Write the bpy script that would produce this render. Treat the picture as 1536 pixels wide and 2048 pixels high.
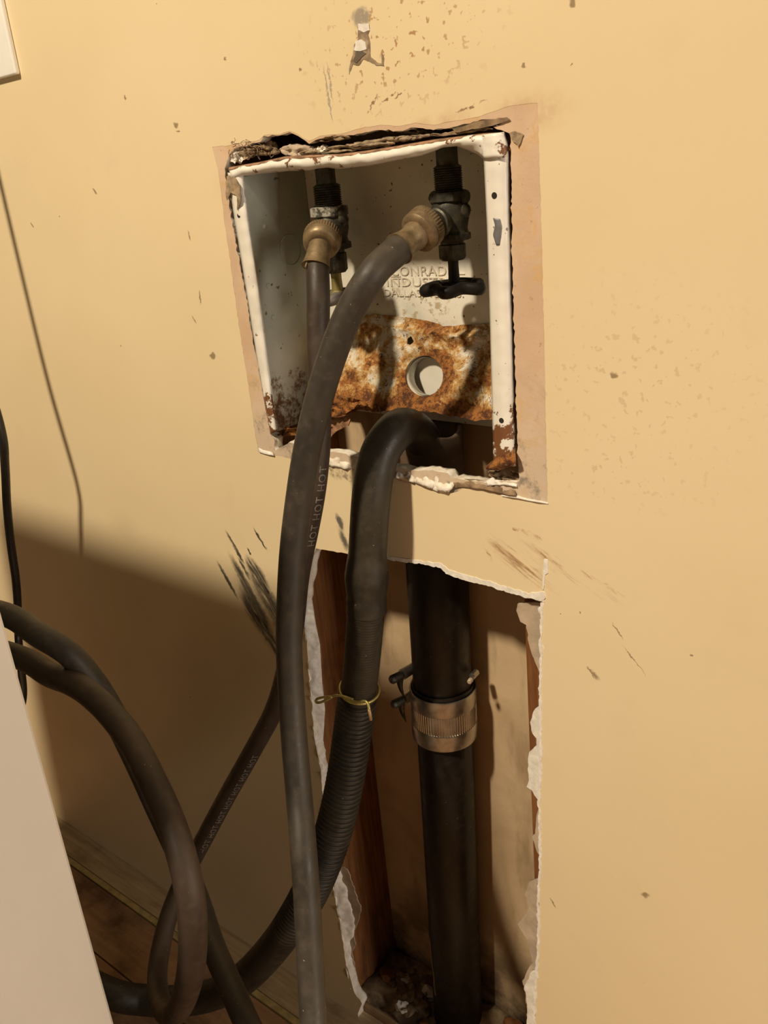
import bpy, bmesh, math, random
from mathutils import Vector, Matrix, noise
from mathutils.geometry import delaunay_2d_cdt
for o in list(bpy.data.objects): bpy.data.objects.remove(o)
C = bpy.context.scene.collection
rnd = random.Random(7)
# ---------------------------------------------------------------- camera
F = 1769.59; CX, CY = 768.0, 1024.0
AX = Vector((0.77726314, 0.15957969, -0.60860196))   # world X (along wall) in camera axes (right, down, forward)
AY = Vector((0.62279345, -0.33256678, 0.70818617))   # world Y (into wall)
AZ = -Vector((0.08938866, 0.92948032, 0.35787708))   # world Z (up)
CAM = Vector((0.0, -0.6, 1.062))
cam = bpy.data.cameras.new('camera'); co = bpy.data.objects.new('camera', cam); C.objects.link(co)
right = Vector((AX[0], AY[0], AZ[0])); down = Vector((AX[1], AY[1], AZ[1])); fwd = Vector((AX[2], AY[2], AZ[2]))
up = -down; fwd.normalize(); right = (right - fwd*right.dot(fwd)).normalized(); up = right.cross(fwd)
m = Matrix((right, up, -fwd)).transposed().to_4x4(); m.translation = CAM
co.matrix_world = m
cam.sensor_fit = 'HORIZONTAL'; cam.sensor_width = 36; cam.lens = F/1536*36; cam.clip_start = .01
bpy.context.scene.camera = co
# ---------------------------------------------------------------- world and lights
w = bpy.data.worlds.new('world'); bpy.context.scene.world = w; w.use_nodes = True
w.node_tree.nodes['Background'].inputs[0].default_value = (1.0, .83, .62, 1)
w.node_tree.nodes['Background'].inputs[1].default_value = .03
def lamp(name, kind, loc, energy, color, target=None, **kw):
    l = bpy.data.lights.new(name, kind); l.energy = energy; l.color = color
    for k, v in kw.items(): setattr(l, k, v)
    o = bpy.data.objects.new(name, l); C.objects.link(o); o.location = loc
    if target is not None: o.rotation_euler = (Vector(target)-Vector(loc)).to_track_quat('-Z', 'Y').to_euler()
    return o
lamp('ceiling_bulb', 'POINT', (-.74, -2.35, 3.60), 608, (1.0, .835, .60), shadow_soft_size=.13)
lamp('washer_fill', 'AREA', (3.0, -.50, 1.0), 42, (1.0, .88, .74), target=(-.7, -.66, .7), shape='RECTANGLE', size=.5, size_y=1.2)  # unseen fill added at the right to brighten the washer's side panel
vs = bpy.context.scene.view_settings
vs.view_transform = 'Standard'; vs.look = 'None'; vs.gamma = 1; vs.use_curve_mapping = False; vs.exposure = 0.0

# ---------------------------------------------------------------- placing
def P(px, py, d=0.0):
    """point of the plane Y = d seen at pixel (px, py)"""
    r = right*(px-CX) - up*(py-CY) + fwd*F
    return CAM + r*((d-CAM.y)/r.y)
def pxm(p): return F/((p-CAM).dot(fwd))

# ---------------------------------------------------------------- node helpers
class NT:
    def __init__(s, name):
        s.m = bpy.data.materials.new(name); s.m.use_nodes = True; s.t = s.m.node_tree; s.n = s.t.nodes; s.l = s.t.links
        s.b = s.n['Principled BSDF']; s.tc = s.n.new('ShaderNodeTexCoord'); s.co = s.tc.outputs['Object']
    def set(s, inp, v):
        if hasattr(v, 'is_linked') or hasattr(v, 'links'): s.l.new(v, inp)
        else:
            if isinstance(v, (tuple, list)) and len(v) == 3 and len(inp.default_value) == 4: v = (*v, 1)
            inp.default_value = v
    def noise(s, scale, detail=4, rough=.6, vec=None, dist=0, stretch=None, color=False):
        n = s.n.new('ShaderNodeTexNoise'); n.inputs['Scale'].default_value = scale; n.inputs['Detail'].default_value = detail
        n.inputs['Roughness'].default_value = rough; n.inputs['Distortion'].default_value = dist
        v = vec or s.co
        if stretch:
            mp = s.n.new('ShaderNodeMapping'); mp.inputs['Scale'].default_value = stretch[0]
            mp.inputs['Rotation'].default_value = stretch[1] if len(stretch) > 1 else (0, 0, 0)
            s.l.new(v, mp.inputs[0]); v = mp.outputs[0]
        s.l.new(v, n.inputs['Vector']); return n.outputs['Color' if color else 'Fac']
    def streak(s, scale, ang, along=.08, across=1., detail=5, rough=.7):
        mp = s.n.new('ShaderNodeMapping'); mp.vector_type = 'TEXTURE'; mp.inputs['Rotation'].default_value = (0, -math.radians(ang), 0)
        mp.inputs['Scale'].default_value = (1/along, 1, 1/across); s.l.new(s.co, mp.inputs[0])
        return s.noise(scale, detail, rough, vec=mp.outputs[0])
    def voro(s, scale, out='Distance', vec=None):
        n = s.n.new('ShaderNodeTexVoronoi'); n.inputs['Scale'].default_value = scale; s.l.new(vec or s.co, n.inputs['Vector']); return n.outputs[out]
    def ramp(s, v, a, b, lo=0., hi=1.):
        n = s.n.new('ShaderNodeMapRange'); n.interpolation_type = 'SMOOTHSTEP'
        s.set(n.inputs[0], v); n.inputs[1].default_value = a; n.inputs[2].default_value = b
        n.inputs[3].default_value = lo; n.inputs[4].default_value = hi; return n.outputs[0]
    def math(s, op, a, b=0.):
        n = s.n.new('ShaderNodeMath'); n.operation = op; s.set(n.inputs[0], a); s.set(n.inputs[1], b); return n.outputs[0]
    def mix(s, f, a, b, mode='MIX'):
        n = s.n.new('ShaderNodeMix'); n.data_type = 'RGBA'; n.blend_type = mode
        s.set(n.inputs[0], f); s.set(n.inputs[6], a); s.set(n.inputs[7], b); return n.outputs[2]
    def xyz(s, v=None):
        n = s.n.new('ShaderNodeSeparateXYZ'); s.l.new(v or s.co, n.inputs[0]); return n.outputs
    def bump(s, h, strength=.3, dist=.001):
        n = s.n.new('ShaderNodeBump'); n.inputs['Strength'].default_value = strength; n.inputs['Distance'].default_value = dist
        s.l.new(h, n.inputs['Height']); s.l.new(n.outputs[0], s.b.inputs['Normal'])
    def out(s, col, rough=.6, metal=0., spec=.5):
        s.set(s.b.inputs['Base Color'], col); s.set(s.b.inputs['Roughness'], rough); s.set(s.b.inputs['Metallic'], metal)
        s.b.inputs['Specular IOR Level'].default_value = spec; return s.m
    def mark(s, px, py, L, W, ang, soft=.35, warp=None, noi=None, thr=(.35, .6)):
        """blotch lying on the wall plane; L, W half sizes in metres, ang = direction in the wall plane, degrees from +X up"""
        c = P(px, py, 0)
        mp = s.n.new('ShaderNodeMapping'); mp.vector_type = 'TEXTURE'
        mp.inputs['Location'].default_value = (c.x, 0, c.z); mp.inputs['Rotation'].default_value = (0, -math.radians(ang), 0)
        mp.inputs['Scale'].default_value = (L, 1, W); s.l.new(warp or s.co, mp.inputs[0])
        fl = s.n.new('ShaderNodeVectorMath'); fl.operation = 'MULTIPLY'; fl.inputs[1].default_value = (1, 0, 1); s.l.new(mp.outputs[0], fl.inputs[0])
        ln = s.n.new('ShaderNodeVectorMath'); ln.operation = 'LENGTH'; s.l.new(fl.outputs[0], ln.inputs[0])
        r = s.ramp(ln.outputs['Value'], 1.0, 1-soft)
        if noi is not None: r = s.math('MULTIPLY', r, s.ramp(noi, *thr))
        return r

def plain(name, col, rough=.6, metal=0., nscale=60, var=.25, spec=.5, bump=.0):
    t = NT(name); n = t.noise(nscale, 5)
    c2 = tuple(x*(1-var) for x in col); c3 = tuple(min(1, x*(1+var*.6)) for x in col)
    if bump: t.bump(n, bump, .0008)
    return t.out(t.mix(t.ramp(n, .3, .7), c2, c3), rough, metal, spec)

# ---------------------------------------------------------------- materials
def mat_wall():
    t = NT('yellow_paint')
    big = t.noise(2.5, 3, .5); mid = t.noise(14, 4)
    col = t.mix(t.ramp(big, .3, .7), (.79, .645, .410), (.83, .69, .455))
    col = t.mix(t.ramp(mid, .55, .85, 0, .22), col, (.62, .50, .33))
    # small wandering of the mark coordinates so the stains have ragged outlines
    wn = t.noise(160, 3, .6, color=True)
    sc = t.n.new('ShaderNodeVectorMath'); sc.operation = 'MULTIPLY_ADD'; t.l.new(wn, sc.inputs[0])
    sc.inputs[1].default_value = (.007, .007, .007); t.l.new(t.co, sc.inputs[2])
    of = t.n.new('ShaderNodeVectorMath'); of.operation = 'SUBTRACT'; t.l.new(sc.outputs[0], of.inputs[0]); of.inputs[1].default_value = (.0035, .0035, .0035)
    warp = of.outputs[0]
    fine = t.noise(420, 4, .7); streak = t.streak(150, -30, .12)
    streak2 = t.streak(190, -55, .10)
    blot = t.noise(90, 5, .7); grain = t.noise(240, 3, .6)
    def group(marks, color, amt=1., noi=None, thr=(.35, .6), w=warp):
        nonlocal col
        acc = None
        for mk in marks:
            r = t.mark(*mk[:5], soft=mk[5] if len(mk) > 5 else .5, warp=w)
            acc = r if acc is None else t.math('MAXIMUM', acc, r)
        if noi is not None: acc = t.math('MULTIPLY', acc, t.ramp(noi, *thr))
        col = t.mix(t.math('MULTIPLY', acc, amt), col, color)
    # grey rubber scuffs left of the hoses: angles measured down the wall
    A = -54
    group([(470,1095,.026,.0035,A-4), (490,1140,.02,.003,A-4), (455,1160,.03,.004,A-4), (515,1150,.030,.013,A), (538,1200,.036,.016,A),
           (512,1225,.040,.020,A), (530,1262,.036,.010,A), (520,1078,.018,.0022,A), (548,1290,.03,.009,A-4), (497,1180,.055,.009,A-6), (530,1190,.05,.018,A,.8)],
          (.060, .054, .044), .97, streak2, (.32, .52))
    group([(538,1270,.06,.020,A,.9), (505,1200,.05,.022,A,.9), (545,1230,.05,.02,A,.9)], (.16, .14, .10), .72, blot, (.30, .65))
    group([(498,1102,.006,.002,A), (533,1178,.010,.0022,A), (515,1235,.010,.003,A), (531,1252,.007,.002,A)], (.02, .018, .015), .95)
    # scuff on the strip between the hoses
    group([(680,1045,.012,.0055,-70,.6), (688,1080,.02,.006,-70,.8)], (.08, .078, .08), .9, blot, (.3, .5))
    group([(660,940,.022,.008,-20,.8), (690,950,.02,.006,-25,.8)], (.10, .08, .06), .8, blot, (.42, .58))
    # rusty brown rub marks right of the strip
    group([(1062,1070,.012,.0035,-16), (1078,1092,.018,.0035,-34), (1085,1106,.014,.002,-60), (1000,1096,.022,.008,-38,.9), (1050,1140,.045,.012,-28,.9),
           (1040,1118,.04,.010,-24,.9), (1140,1145,.06,.010,-22,.9), (1190,1162,.03,.004,-20), (975,1105,.010,.002,-60), (1032,1058,.005,.002,0)],
          (.34, .17, .075), .9, streak, (.46, .62))
    # top: peeled smear with bare paper and plaster, specks and scratches
    group([(722,35,.009,.012,90,.5)], (.30, .26, .22), .85, grain, (.2, .5))
    group([(660,165,.018,.0012,-86), (656,190,.026,.0013,-84,.4)], (.36, .31, .26), .8, grain, (.3, .5))
    group([(745,208,.011,.0014,48), (777,195,.013,.0012,22), (940,214,.018,.0014,10), (706,120,.009,.001,70), (800,188,.008,.0009,20)], (.26, .14, .07), .9, grain, (.42, .5))
    group([(352,250,.004,.0035,0), (356,262,.004,.001,0), (250,195,.0022,.002,0), (190,383,.005,.0018,-50), (378,470,.006,.001,-80),
           (400,595,.009,.0012,80), (425,712,.006,.004,20), (64,450,.005,.0018,-40), (118,432,.001,.001,0), (450,118,.002,.002,0),
           (388,638,.006,.001,-60), (600,140,.002,.002,0), (1228,750,.004,.003,0), (1182,1345,.008,.0012,-55), (1190,1350,.008,.0035,-40,.9),
           (1290,1790,.006,.004,20,.7), (1106,1805,.006,.0015,-60), (1235,1262,.010,.0008,-55), (1270,1322,.018,.0006,-48), (1160,1225,.0012,.0012,0),
           (1120,1228,.001,.001,0), (1385,1312,.0015,.0015,0), (1145,130,.0012,.0012,0), (1143,5,.003,.003,0), (1048,130,.0018,.0018,0)],
          (.27, .185, .10), .85)
    # speckle sprayed above the box and to the right of it
    reg = t.mark(790, 80, .13, .07, 10, soft=.9); reg2 = t.mark(1260, 760, .14, .10, 0, soft=.9); reg3 = t.mark(1230, 930, .12, .05, 0, soft=.9)
    sp = t.math('MULTIPLY', t.ramp(t.noise(130, 2, .6), .60, .65), t.math('MAXIMUM', reg, t.math('MULTIPLY', t.math('MAXIMUM', reg2, reg3), .30)))
    sp = t.math('MULTIPLY', sp, .9)
    col = t.mix(sp, col, (.42, .24, .11))
    rare = t.ramp(t.noise(95, 2, .5), .775, .79, 0, .7)
    col = t.mix(rare, col, (.33, .22, .12))
    # brown tea-coloured smears round the top right of the patch
    group([(900,245,.03,.012,8,.95), (845,255,.02,.010,8,.95), (1040,238,.03,.018,8,.95), (1050,225,.05,.02,0,.95)], (.60, .40, .24), .75, blot, (.2, .7))
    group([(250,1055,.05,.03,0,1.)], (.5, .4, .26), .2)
    t.bump(t.noise(700, 3, .6), .10, .0005)
    return t.out(col, t.ramp(mid, .3, .7, .42, .55), 0, .4)

def mat_paper():
    t = NT('peeled_paper'); n = t.noise(18, 5); f = t.noise(200, 4); st = t.noise(30, 5, .7, dist=1.2)
    c = t.mix(t.ramp(n, .3, .7), (.62, .44, .30), (.72, .53, .38))
    c = t.mix(t.ramp(st, .52, .66, 0, .75), c, (.66, .43, .21))
    c = t.mix(t.ramp(f, .62, .72, 0, .55), c, (.36, .22, .12))
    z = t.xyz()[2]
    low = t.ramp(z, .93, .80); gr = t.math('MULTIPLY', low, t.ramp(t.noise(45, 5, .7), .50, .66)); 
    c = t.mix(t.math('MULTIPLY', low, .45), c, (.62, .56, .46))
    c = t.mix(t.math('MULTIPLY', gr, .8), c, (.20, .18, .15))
    t.bump(t.noise(300, 4), .3, .0006); return t.out(c, .85, 0, .2)
def mat_gypsum():
    t = NT('raw_gypsum'); n = t.noise(90, 6, .7); d = t.noise(30, 5, .6)
    c = t.mix(t.ramp(n, .3, .7), (.70, .62, .50), (.95, .90, .82)); c = t.mix(t.ramp(d, .5, .7, 0, .6), c, (.42, .33, .24))
    t.bump(n, .7, .0015); return t.out(c, .95, 0, .1)
def mat_gypsum_clean():
    t = NT('clean_gypsum'); n = t.noise(120, 6, .7)
    c = t.mix(t.ramp(n, .3, .7), (.70, .66, .60), (.93, .90, .84)); t.bump(n, .35, .001); return t.out(c, .95, 0, .1)
def mat_enamel():
    t = NT('chipped_white_enamel'); n = t.noise(160, 3, .6); s = t.noise(25, 5, .65)
    c = t.mix(t.ramp(t.noise(12, 4), .3, .7), (.80, .77, .70), (.90, .87, .80))
    c = t.mix(t.ramp(s, .6, .75, 0, .6), c, (.55, .42, .28))
    z = t.xyz()[2]
    low = t.ramp(z, .895, .845)
    top = t.math('MULTIPLY', t.ramp(z, 1.056, 1.068), .55)
    th = t.math('ADD', t.math('MULTIPLY', low, .22), t.math('MULTIPLY', top, .14))
    r = t.ramp(t.math('ADD', t.noise(75, 5, .7), th), .66, .70)
    c = t.mix(r, c, (.20, .085, .035))
    c = t.mix(t.ramp(n, .70, .73, 0, .9), c, (.13, .10, .08))
    t.bump(t.math('SUBTRACT', 1., r), .35, .0006); return t.out(c, .38, 0, .5)
def mat_boxin():
    t = NT('dusty_grey_enamel'); c = t.mix(t.ramp(t.noise(9, 5, .6), .35, .7), (.66, .64, .56), (.86, .83, .75))
    c = t.mix(t.ramp(t.noise(22, 4, .6), .55, .75, 0, .5), c, (.45, .50, .44))
    z = t.xyz()[2]
    low = t.math('MULTIPLY', t.ramp(z, .90, .845), 0.)
    r = t.ramp(t.math('ADD', t.noise(60, 5, .7), t.math('MULTIPLY', low, .26)), .68, .76)
    c = t.mix(r, c, (.17, .08, .035)); sp = t.ramp(t.noise(210, 2, .5), .70, .73, 0, .9)
    c = t.mix(sp, c, (.11, .08, .05))
    g = t.math('MULTIPLY', t.ramp(t.noise(150, 4, .7), .5, .64), t.math('MULTIPLY', t.ramp(z, .972, .955), t.ramp(z, .90, .93)))
    x = t.xyz()[0]
    g = t.math('MULTIPLY', g, t.math('MULTIPLY', t.ramp(x, -.57, -.53), t.ramp(x, -.47, -.50)))
    c = t.mix(t.math('MULTIPLY', g, .75), c, (.40, .29, .13))
    return t.out(c, .5, 0, .4)
def mat_rust():
    t = NT('rusted_enamel'); x, y, z = t.xyz()
    white = t.mix(t.ramp(t.noise(40, 4), .3, .7), (.70, .62, .48), (.92, .87, .76))
    a = t.noise(34, 9, .78, dist=.25); b = t.noise(120, 7, .8, dist=.3)
    # the hole centre
    c0 = P(848, 752, .055); a = t.math('ADD', a, .055)
    vd = t.n.new('ShaderNodeVectorMath'); vd.operation = 'DISTANCE'; t.l.new(t.co, vd.inputs[0]); vd.inputs[1].default_value = tuple(c0)
    ring = t.ramp(vd.outputs['Value'], .034, .019)
    e1 = t.ramp(z, .925, .945); e2 = t.ramp(z, .866, .850)
    rt = t.ramp(x, -.425, -.395)
    s = t.math('ADD', a, t.math('MULTIPLY', ring, .20)); s = t.math('ADD', s, t.math('MULTIPLY', e1, .22)); s = t.math('ADD', s, t.math('MULTIPLY', e2, .14))
    s = t.math('ADD', s, t.math('MULTIPLY', rt, .12))
    c = t.mix(t.ramp(s, .46, .54), white, (.60, .36, .13))
    c = t.mix(t.ramp(s, .54, .60), c, (.34, .13, .03))
    rust2 = t.mix(t.ramp(b, .42, .60), (.09, .032, .014), (.50, .20, .045))
    c = t.mix(t.ramp(s, .57, .64), c, rust2)
    crack = t.ramp(t.math('ABSOLUTE', t.math('SUBTRACT', t.noise(30, 6, .75, dist=1.4), .5)), .012, .003)
    c = t.mix(t.math('MULTIPLY', crack, t.ramp(t.noise(12, 3), .45, .6)), c, (.07, .035, .02))
    c = t.mix(t.math('MULTIPLY', t.ramp(b, .57, .62), .92), c, (.085, .045, .025))
    fl = t.math('MULTIPLY', e1, t.ramp(t.noise(110, 4, .7), .5, .62)); c = t.mix(t.math('MULTIPLY', fl, .7), c, (.80, .42, .13))
    t.bump(t.math('ADD', a, b), .8, .0025); return t.out(c, t.ramp(s, .45, .6, .35, .85), 0, .4)
def mat_wood(name, a, b, ax='z', sc=1., dirt=.5):
    t = NT(name); st = {'z': (14, 14, 1.0), 'x': (1.0, 14, 14)}[ax]
    n = t.noise(9*sc, 6, .65, stretch=(st,), dist=.6); d = t.noise(14, 5, .65)
    c = t.mix(t.ramp(n, .3, .7), a, b); c = t.mix(t.ramp(d, .5, .75, 0, dirt), c, tuple(x*.35 for x in a))
    t.bump(n, .3, .001); return t.out(c, .75, 0, .25)
def mat_back():
    t = NT('brown_panel_paper'); n = t.noise(7, 6, .65, dist=.8); s = t.noise(5, 5, .6, stretch=((4, 1, 1),))
    c = t.mix(t.ramp(n, .3, .7), (.46, .33, .20), (.62, .47, .30)); c = t.mix(t.ramp(s, .52, .72, 0, .65), c, (.24, .17, .10))
    c = t.mix(t.ramp(t.noise(40, 3, .6), .70, .75, 0, .8), c, (.09, .06, .04))
    z = t.xyz()[2]
    c = t.mix(t.math('MULTIPLY', t.ramp(z, .20, .03), t.ramp(t.noise(16, 5), .35, .6)), c, (.10, .065, .04))
    return t.out(c, .85, 0, .2)
def mat_rubber(name, a, b, rough=.5, warm=.3, bands=0):
    t = NT(name); n = t.noise(12, 5, .6); f = t.noise(90, 5, .65)
    c = t.mix(t.ramp(n, .35, .7), a, b); c = t.mix(t.ramp(f, .45, .75, 0, warm), c, (.12, .088, .058))
    sp = t.ramp(t.noise(260, 2, .5), .74, .77, 0, .6); c = t.mix(sp, c, (.35, .30, .24))
    t.bump(t.noise(500, 3, .6), .12, .0004); return t.out(c, t.ramp(f, .3, .7, rough-.06, rough+.12), 0, .45)
def mat_brass():
    t = NT('tarnished_brass'); n = t.noise(70, 6, .7); g = t.noise(25, 4)
    c = t.mix(t.ramp(n, .3, .7), (.13, .09, .045), (.34, .25, .14)); c = t.mix(t.ramp(g, .5, .7, 0, .5), c, (.30, .19, .11))
    t.bump(n, .25, .0006); return t.out(c, t.ramp(n, .3, .7, .62, .42), .45, .5)
def mat_bronze():
    t = NT('blackened_bronze'); n = t.noise(80, 6, .7); g = t.noise(30, 4)
    c = t.mix(t.ramp(n, .3, .7), (.022, .021, .016), (.12, .11, .08)); c = t.mix(t.ramp(g, .55, .75, 0, .5), c, (.05, .085, .06))
    t.bump(n, .35, .0008); return t.out(c, t.ramp(n, .3, .7, .6, .38), .45, .5)
def mat_lime():
    t = NT('limescaled_bronze'); n = t.noise(120, 6, .7)
    c = t.mix(t.ramp(n, .42, .56), (.06, .055, .042), (.45, .42, .36)); t.bump(n, .5, .001); return t.out(c, .65, .2, .4)
def mat_steel():
    t = NT('band_steel'); n = t.noise(40, 5, .6); c = t.mix(t.ramp(n, .3, .7), (.34, .32, .29), (.66, .63, .58))
    return t.out(c, t.ramp(n, .3, .7, .24, .40), .92, .5)
def mat_floor():
    t = NT('worn_floor_wood'); n = t.noise(9, 6, .65, stretch=((1, 12, 12),), dist=.5); d = t.noise(10, 5, .65)
    oi = t.n.new('ShaderNodeObjectInfo').outputs['Random']
    c = t.mix(t.ramp(n, .3, .7), (.30, .17, .085), (.46, .28, .14)); c = t.mix(t.ramp(oi, 0, 1, 0, .4), c, (.40, .22, .12))
    c = t.mix(t.ramp(d, .45, .7, 0, .8), c, (.12, .065, .035)); t.bump(n, .3, .001); return t.out(c, .7, 0, .3)
def mat_washer():
    t = NT('white_washer_enamel'); n = t.noise(6, 4)
    c = t.mix(t.ramp(n, .3, .7), (.79, .77, .74), (.84, .82, .79)); c = t.mix(t.ramp(t.noise(35, 3, .5), .73, .78, 0, .35), c, (.4, .34, .28))
    return t.out(c, .35, 0, .5)
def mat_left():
    t = NT('shaded_grey_enamel'); c = t.mix(t.ramp(t.noise(9, 5, .6), .35, .7), (.33, .34, .29), (.50, .50, .43))  # box enamel with the left panel's shade put into its colour; rust is real
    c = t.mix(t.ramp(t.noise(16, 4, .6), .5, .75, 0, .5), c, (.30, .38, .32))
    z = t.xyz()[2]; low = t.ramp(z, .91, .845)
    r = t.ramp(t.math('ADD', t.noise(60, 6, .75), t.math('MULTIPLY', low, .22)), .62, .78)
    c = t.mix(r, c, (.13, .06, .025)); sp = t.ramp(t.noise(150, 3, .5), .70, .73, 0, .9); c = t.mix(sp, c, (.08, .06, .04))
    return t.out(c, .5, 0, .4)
M = dict(left=mat_left(), wall=mat_wall(), paper=mat_paper(), gyp=mat_gypsum(), gypc=mat_gypsum_clean(), enamel=mat_enamel(), boxin=mat_boxin(), rust=mat_rust(),
  stud=mat_wood('red_brown_stud', (.155, .062, .022), (.29, .125, .045)), plate=mat_wood('sole_plate_wood', (.36, .23, .13), (.55, .38, .22), 'x'),
  tanboard=mat_wood('tan_edge_board', (.42, .30, .17), (.60, .45, .27), 'x', dirt=.45), floor=mat_floor(), back=mat_back(),
  hose=mat_rubber('brown_grey_rubber', (.030, .025, .020), (.058, .048, .037)), hose2=mat_rubber('reddish_rubber', (.034, .022, .015), (.062, .040, .027), .55),
  drain=mat_rubber('dark_grey_rubber', (.018, .015, .011), (.038, .032, .022), .48, .25), pipe=mat_rubber('black_plastic', (.012, .010, .008), (.022, .018, .014), .42, .15),
  cord=plain('black_vinyl', (.018, .015, .012), .4), brass=mat_brass(), bronze=mat_bronze(), lime=mat_lime(), steel=mat_steel(),
  wheel=plain('black_iron_wheel', (.022, .020, .019), .42, .4, 90, .4, bump=.3), wire=plain('yellow_zinc_wire', (.62, .55, .20), .38, .6, 200, .2),
  washer=mat_washer(), print=plain('grey_print', (.24, .215, .18), .8, 0, 300, .3), hole=plain('dark_screw_hole', (.02, .015, .012), .9),
  flake=plain('rust_flake', (.36, .19, .10), .9, 0, 120, .4, bump=.5), lint=plain('dusty_lint', (.36, .27, .18), .98, 0, 150, .45, .1, .6),
  tear=plain('dark_torn_paper', (.30, .21, .13), .95, 0, 90, .5, .1, .5), brownpaper=plain('pale_brown_paper', (.52, .42, .32), .9, 0, 60, .2, .2, .3),
  platewhite=plain('ivory_plate', (.90, .88, .84), .35, 0, 20, .03), console=plain('grey_console', (.25, .25, .25), .5))

# ---------------------------------------------------------------- object helpers
def link(name, me, mat=None, parent=None, smooth=True, kind=None, label=None):
    o = bpy.data.objects.new(name, me); C.objects.link(o)
    if mat is not None:
        for mm in (mat if isinstance(mat, (list, tuple)) else [mat]): me.materials.append(mm)
    if smooth: me.shade_smooth()
    if parent is not None: o.parent = parent
    if kind: o['kind'] = kind
    if label: o['label'] = label
    return o
def from_bm(name, bm, mat=None, parent=None, smooth=True, angle=None, **kw):
    bmesh.ops.recalc_face_normals(bm, faces=bm.faces)
    if angle is not None:
        for e in bm.edges:
            if len(e.link_faces) == 2 and e.calc_face_angle(0) > math.radians(angle): e.smooth = False
    me = bpy.data.meshes.new(name); bm.to_mesh(me); bm.free()
    return link(name, me, mat, parent, smooth, **kw)
def thing(name, label, cat, loc=(0, 0, 0), group=None):
    o = bpy.data.objects.new(name, None); C.objects.link(o); o['label'] = label; o['category'] = cat
    if group: o['group'] = group
    o.empty_display_size = .02
    return o
def tag(o, label, cat, group=None):
    o['label'] = label; o['category'] = cat
    if group: o['group'] = group
    return o
def inside(p, poly):
    x, y = p; r = False; j = len(poly)-1
    for i in range(len(poly)):
        a, b = poly[i], poly[j]
        if (a[1] > y) != (b[1] > y) and x < (b[0]-a[0])*(y-a[1])/(b[1]-a[1])+a[0]: r = not r
        j = i
    return r
def ragged(poly, step, amp, seed=0, closed=True, freq=.09):
    """subdivide a pixel outline and shake it"""
    out = []; n = len(poly)
    for i in range(n if closed else n-1):
        a = Vector((*poly[i], 0)); b = Vector((*poly[(i+1) % n], 0)); L = (b-a).length; k = max(1, int(L/step))
        for j in range(k):
            p = a.lerp(b, j/k)
            q = Vector((p.x*freq, p.y*freq, seed*3.7))
            p = p + Vector((noise.noise(q)+.6*noise.noise(q*2.7), noise.noise(q+Vector((9, 5, 1)))+.6*noise.noise(q*2.7+Vector((4, 4, 4))), 0))*amp
            out.append((p.x, p.y))
    if not closed: out.append(tuple(poly[-1]))
    return out
def sheet(name, outer, holes, depth, thick, mat, parent=None, grid=None, side_mat=None, side_jit=0., pick=None, **kw):
    """solid plate whose outline is given in pixels on a surface Y = depth(px,py); thick goes into the wall"""
    if not callable(depth):
        d0 = depth; depth = lambda x, y: d0
    vs_, es, loops = [], [], []
    for lp in [outer]+holes:
        s = len(vs_); vs_ += [Vector(p) for p in lp]; n = len(lp); es += [(s+i, s+(i+1) % n) for i in range(n)]; loops.append((s, n))
    if grid:
        xs = [p[0] for p in outer]; ys = [p[1] for p in outer]; x = min(xs)+grid*.5
        r = random.Random(3)
        while x < max(xs):
            y = min(ys)+grid*.5
            while y < max(ys):
                q = (x+r.uniform(-.3, .3)*grid, y+r.uniform(-.3, .3)*grid)
                if inside(q, outer) and not any(inside(q, h) for h in holes): vs_.append(Vector(q))
                y += grid
            x += grid
    V, E_, Fc, ov, oe, of = delaunay_2d_cdt(vs_, es, [], 0, 1e-4)
    tris = []
    for f in Fc:
        c = (sum(V[i][0] for i in f)/len(f), sum(V[i][1] for i in f)/len(f))
        if inside(c, outer) and not any(inside(c, h) for h in holes): tris.append(f)
    bm = bmesh.new()
    fr = [bm.verts.new(P(v[0], v[1], depth(v[0], v[1]))) for v in V]
    for f in tris:
        try: bm.faces.new([fr[i] for i in f])
        except ValueError: pass
    loose = [v for v in bm.verts if not v.link_faces]; bmesh.ops.delete(bm, geom=loose, context='VERTS')
    bmesh.ops.recalc_face_normals(bm, faces=bm.faces)
    front = list(bm.faces)
    if sum(f.normal.y*f.calc_area() for f in front) > 0: bmesh.ops.reverse_faces(bm, faces=front)
    bnd = [e for e in bm.edges if len(e.link_faces) == 1]
    dup = {}
    for f in front:
        nv = []
        for v in f.verts:
            if v not in dup:
                p = v.co.copy(); p.y += thick
                dup[v] = bm.verts.new(p)
            nv.append(dup[v])
        bm.faces.new(nv[::-1])
    mid = {}
    for e in bnd:
        a, b = e.verts
        for v in (a, b):
            if v not in mid:
                p = v.co.lerp(dup[v].co, .5)
                if side_jit:
                    q = v.co*140
                    p = p+Vector((noise.noise(q), 0, noise.noise(q+Vector((5, 5, 5)))))*side_jit
                mid[v] = bm.verts.new(p)
        lo = e.link_loops[0]
        v1, v2 = (lo.vert, lo.link_loop_next.vert)
        for quad in ((v2, v1, mid[v1], mid[v2]), (mid[v2], mid[v1], dup[v1], dup[v2])):
            try:
                f = bm.faces.new(quad)
                if side_mat: f.material_index = 1
            except ValueError: pass
    for e in bm.edges:
        if len(e.link_faces) == 2 and e.calc_face_angle(0) > math.radians(45): e.smooth = False
    me = bpy.data.meshes.new(name); bm.to_mesh(me); bm.free()
    return link(name, me, [mat, side_mat] if side_mat else mat, parent, True, **kw)
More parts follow.
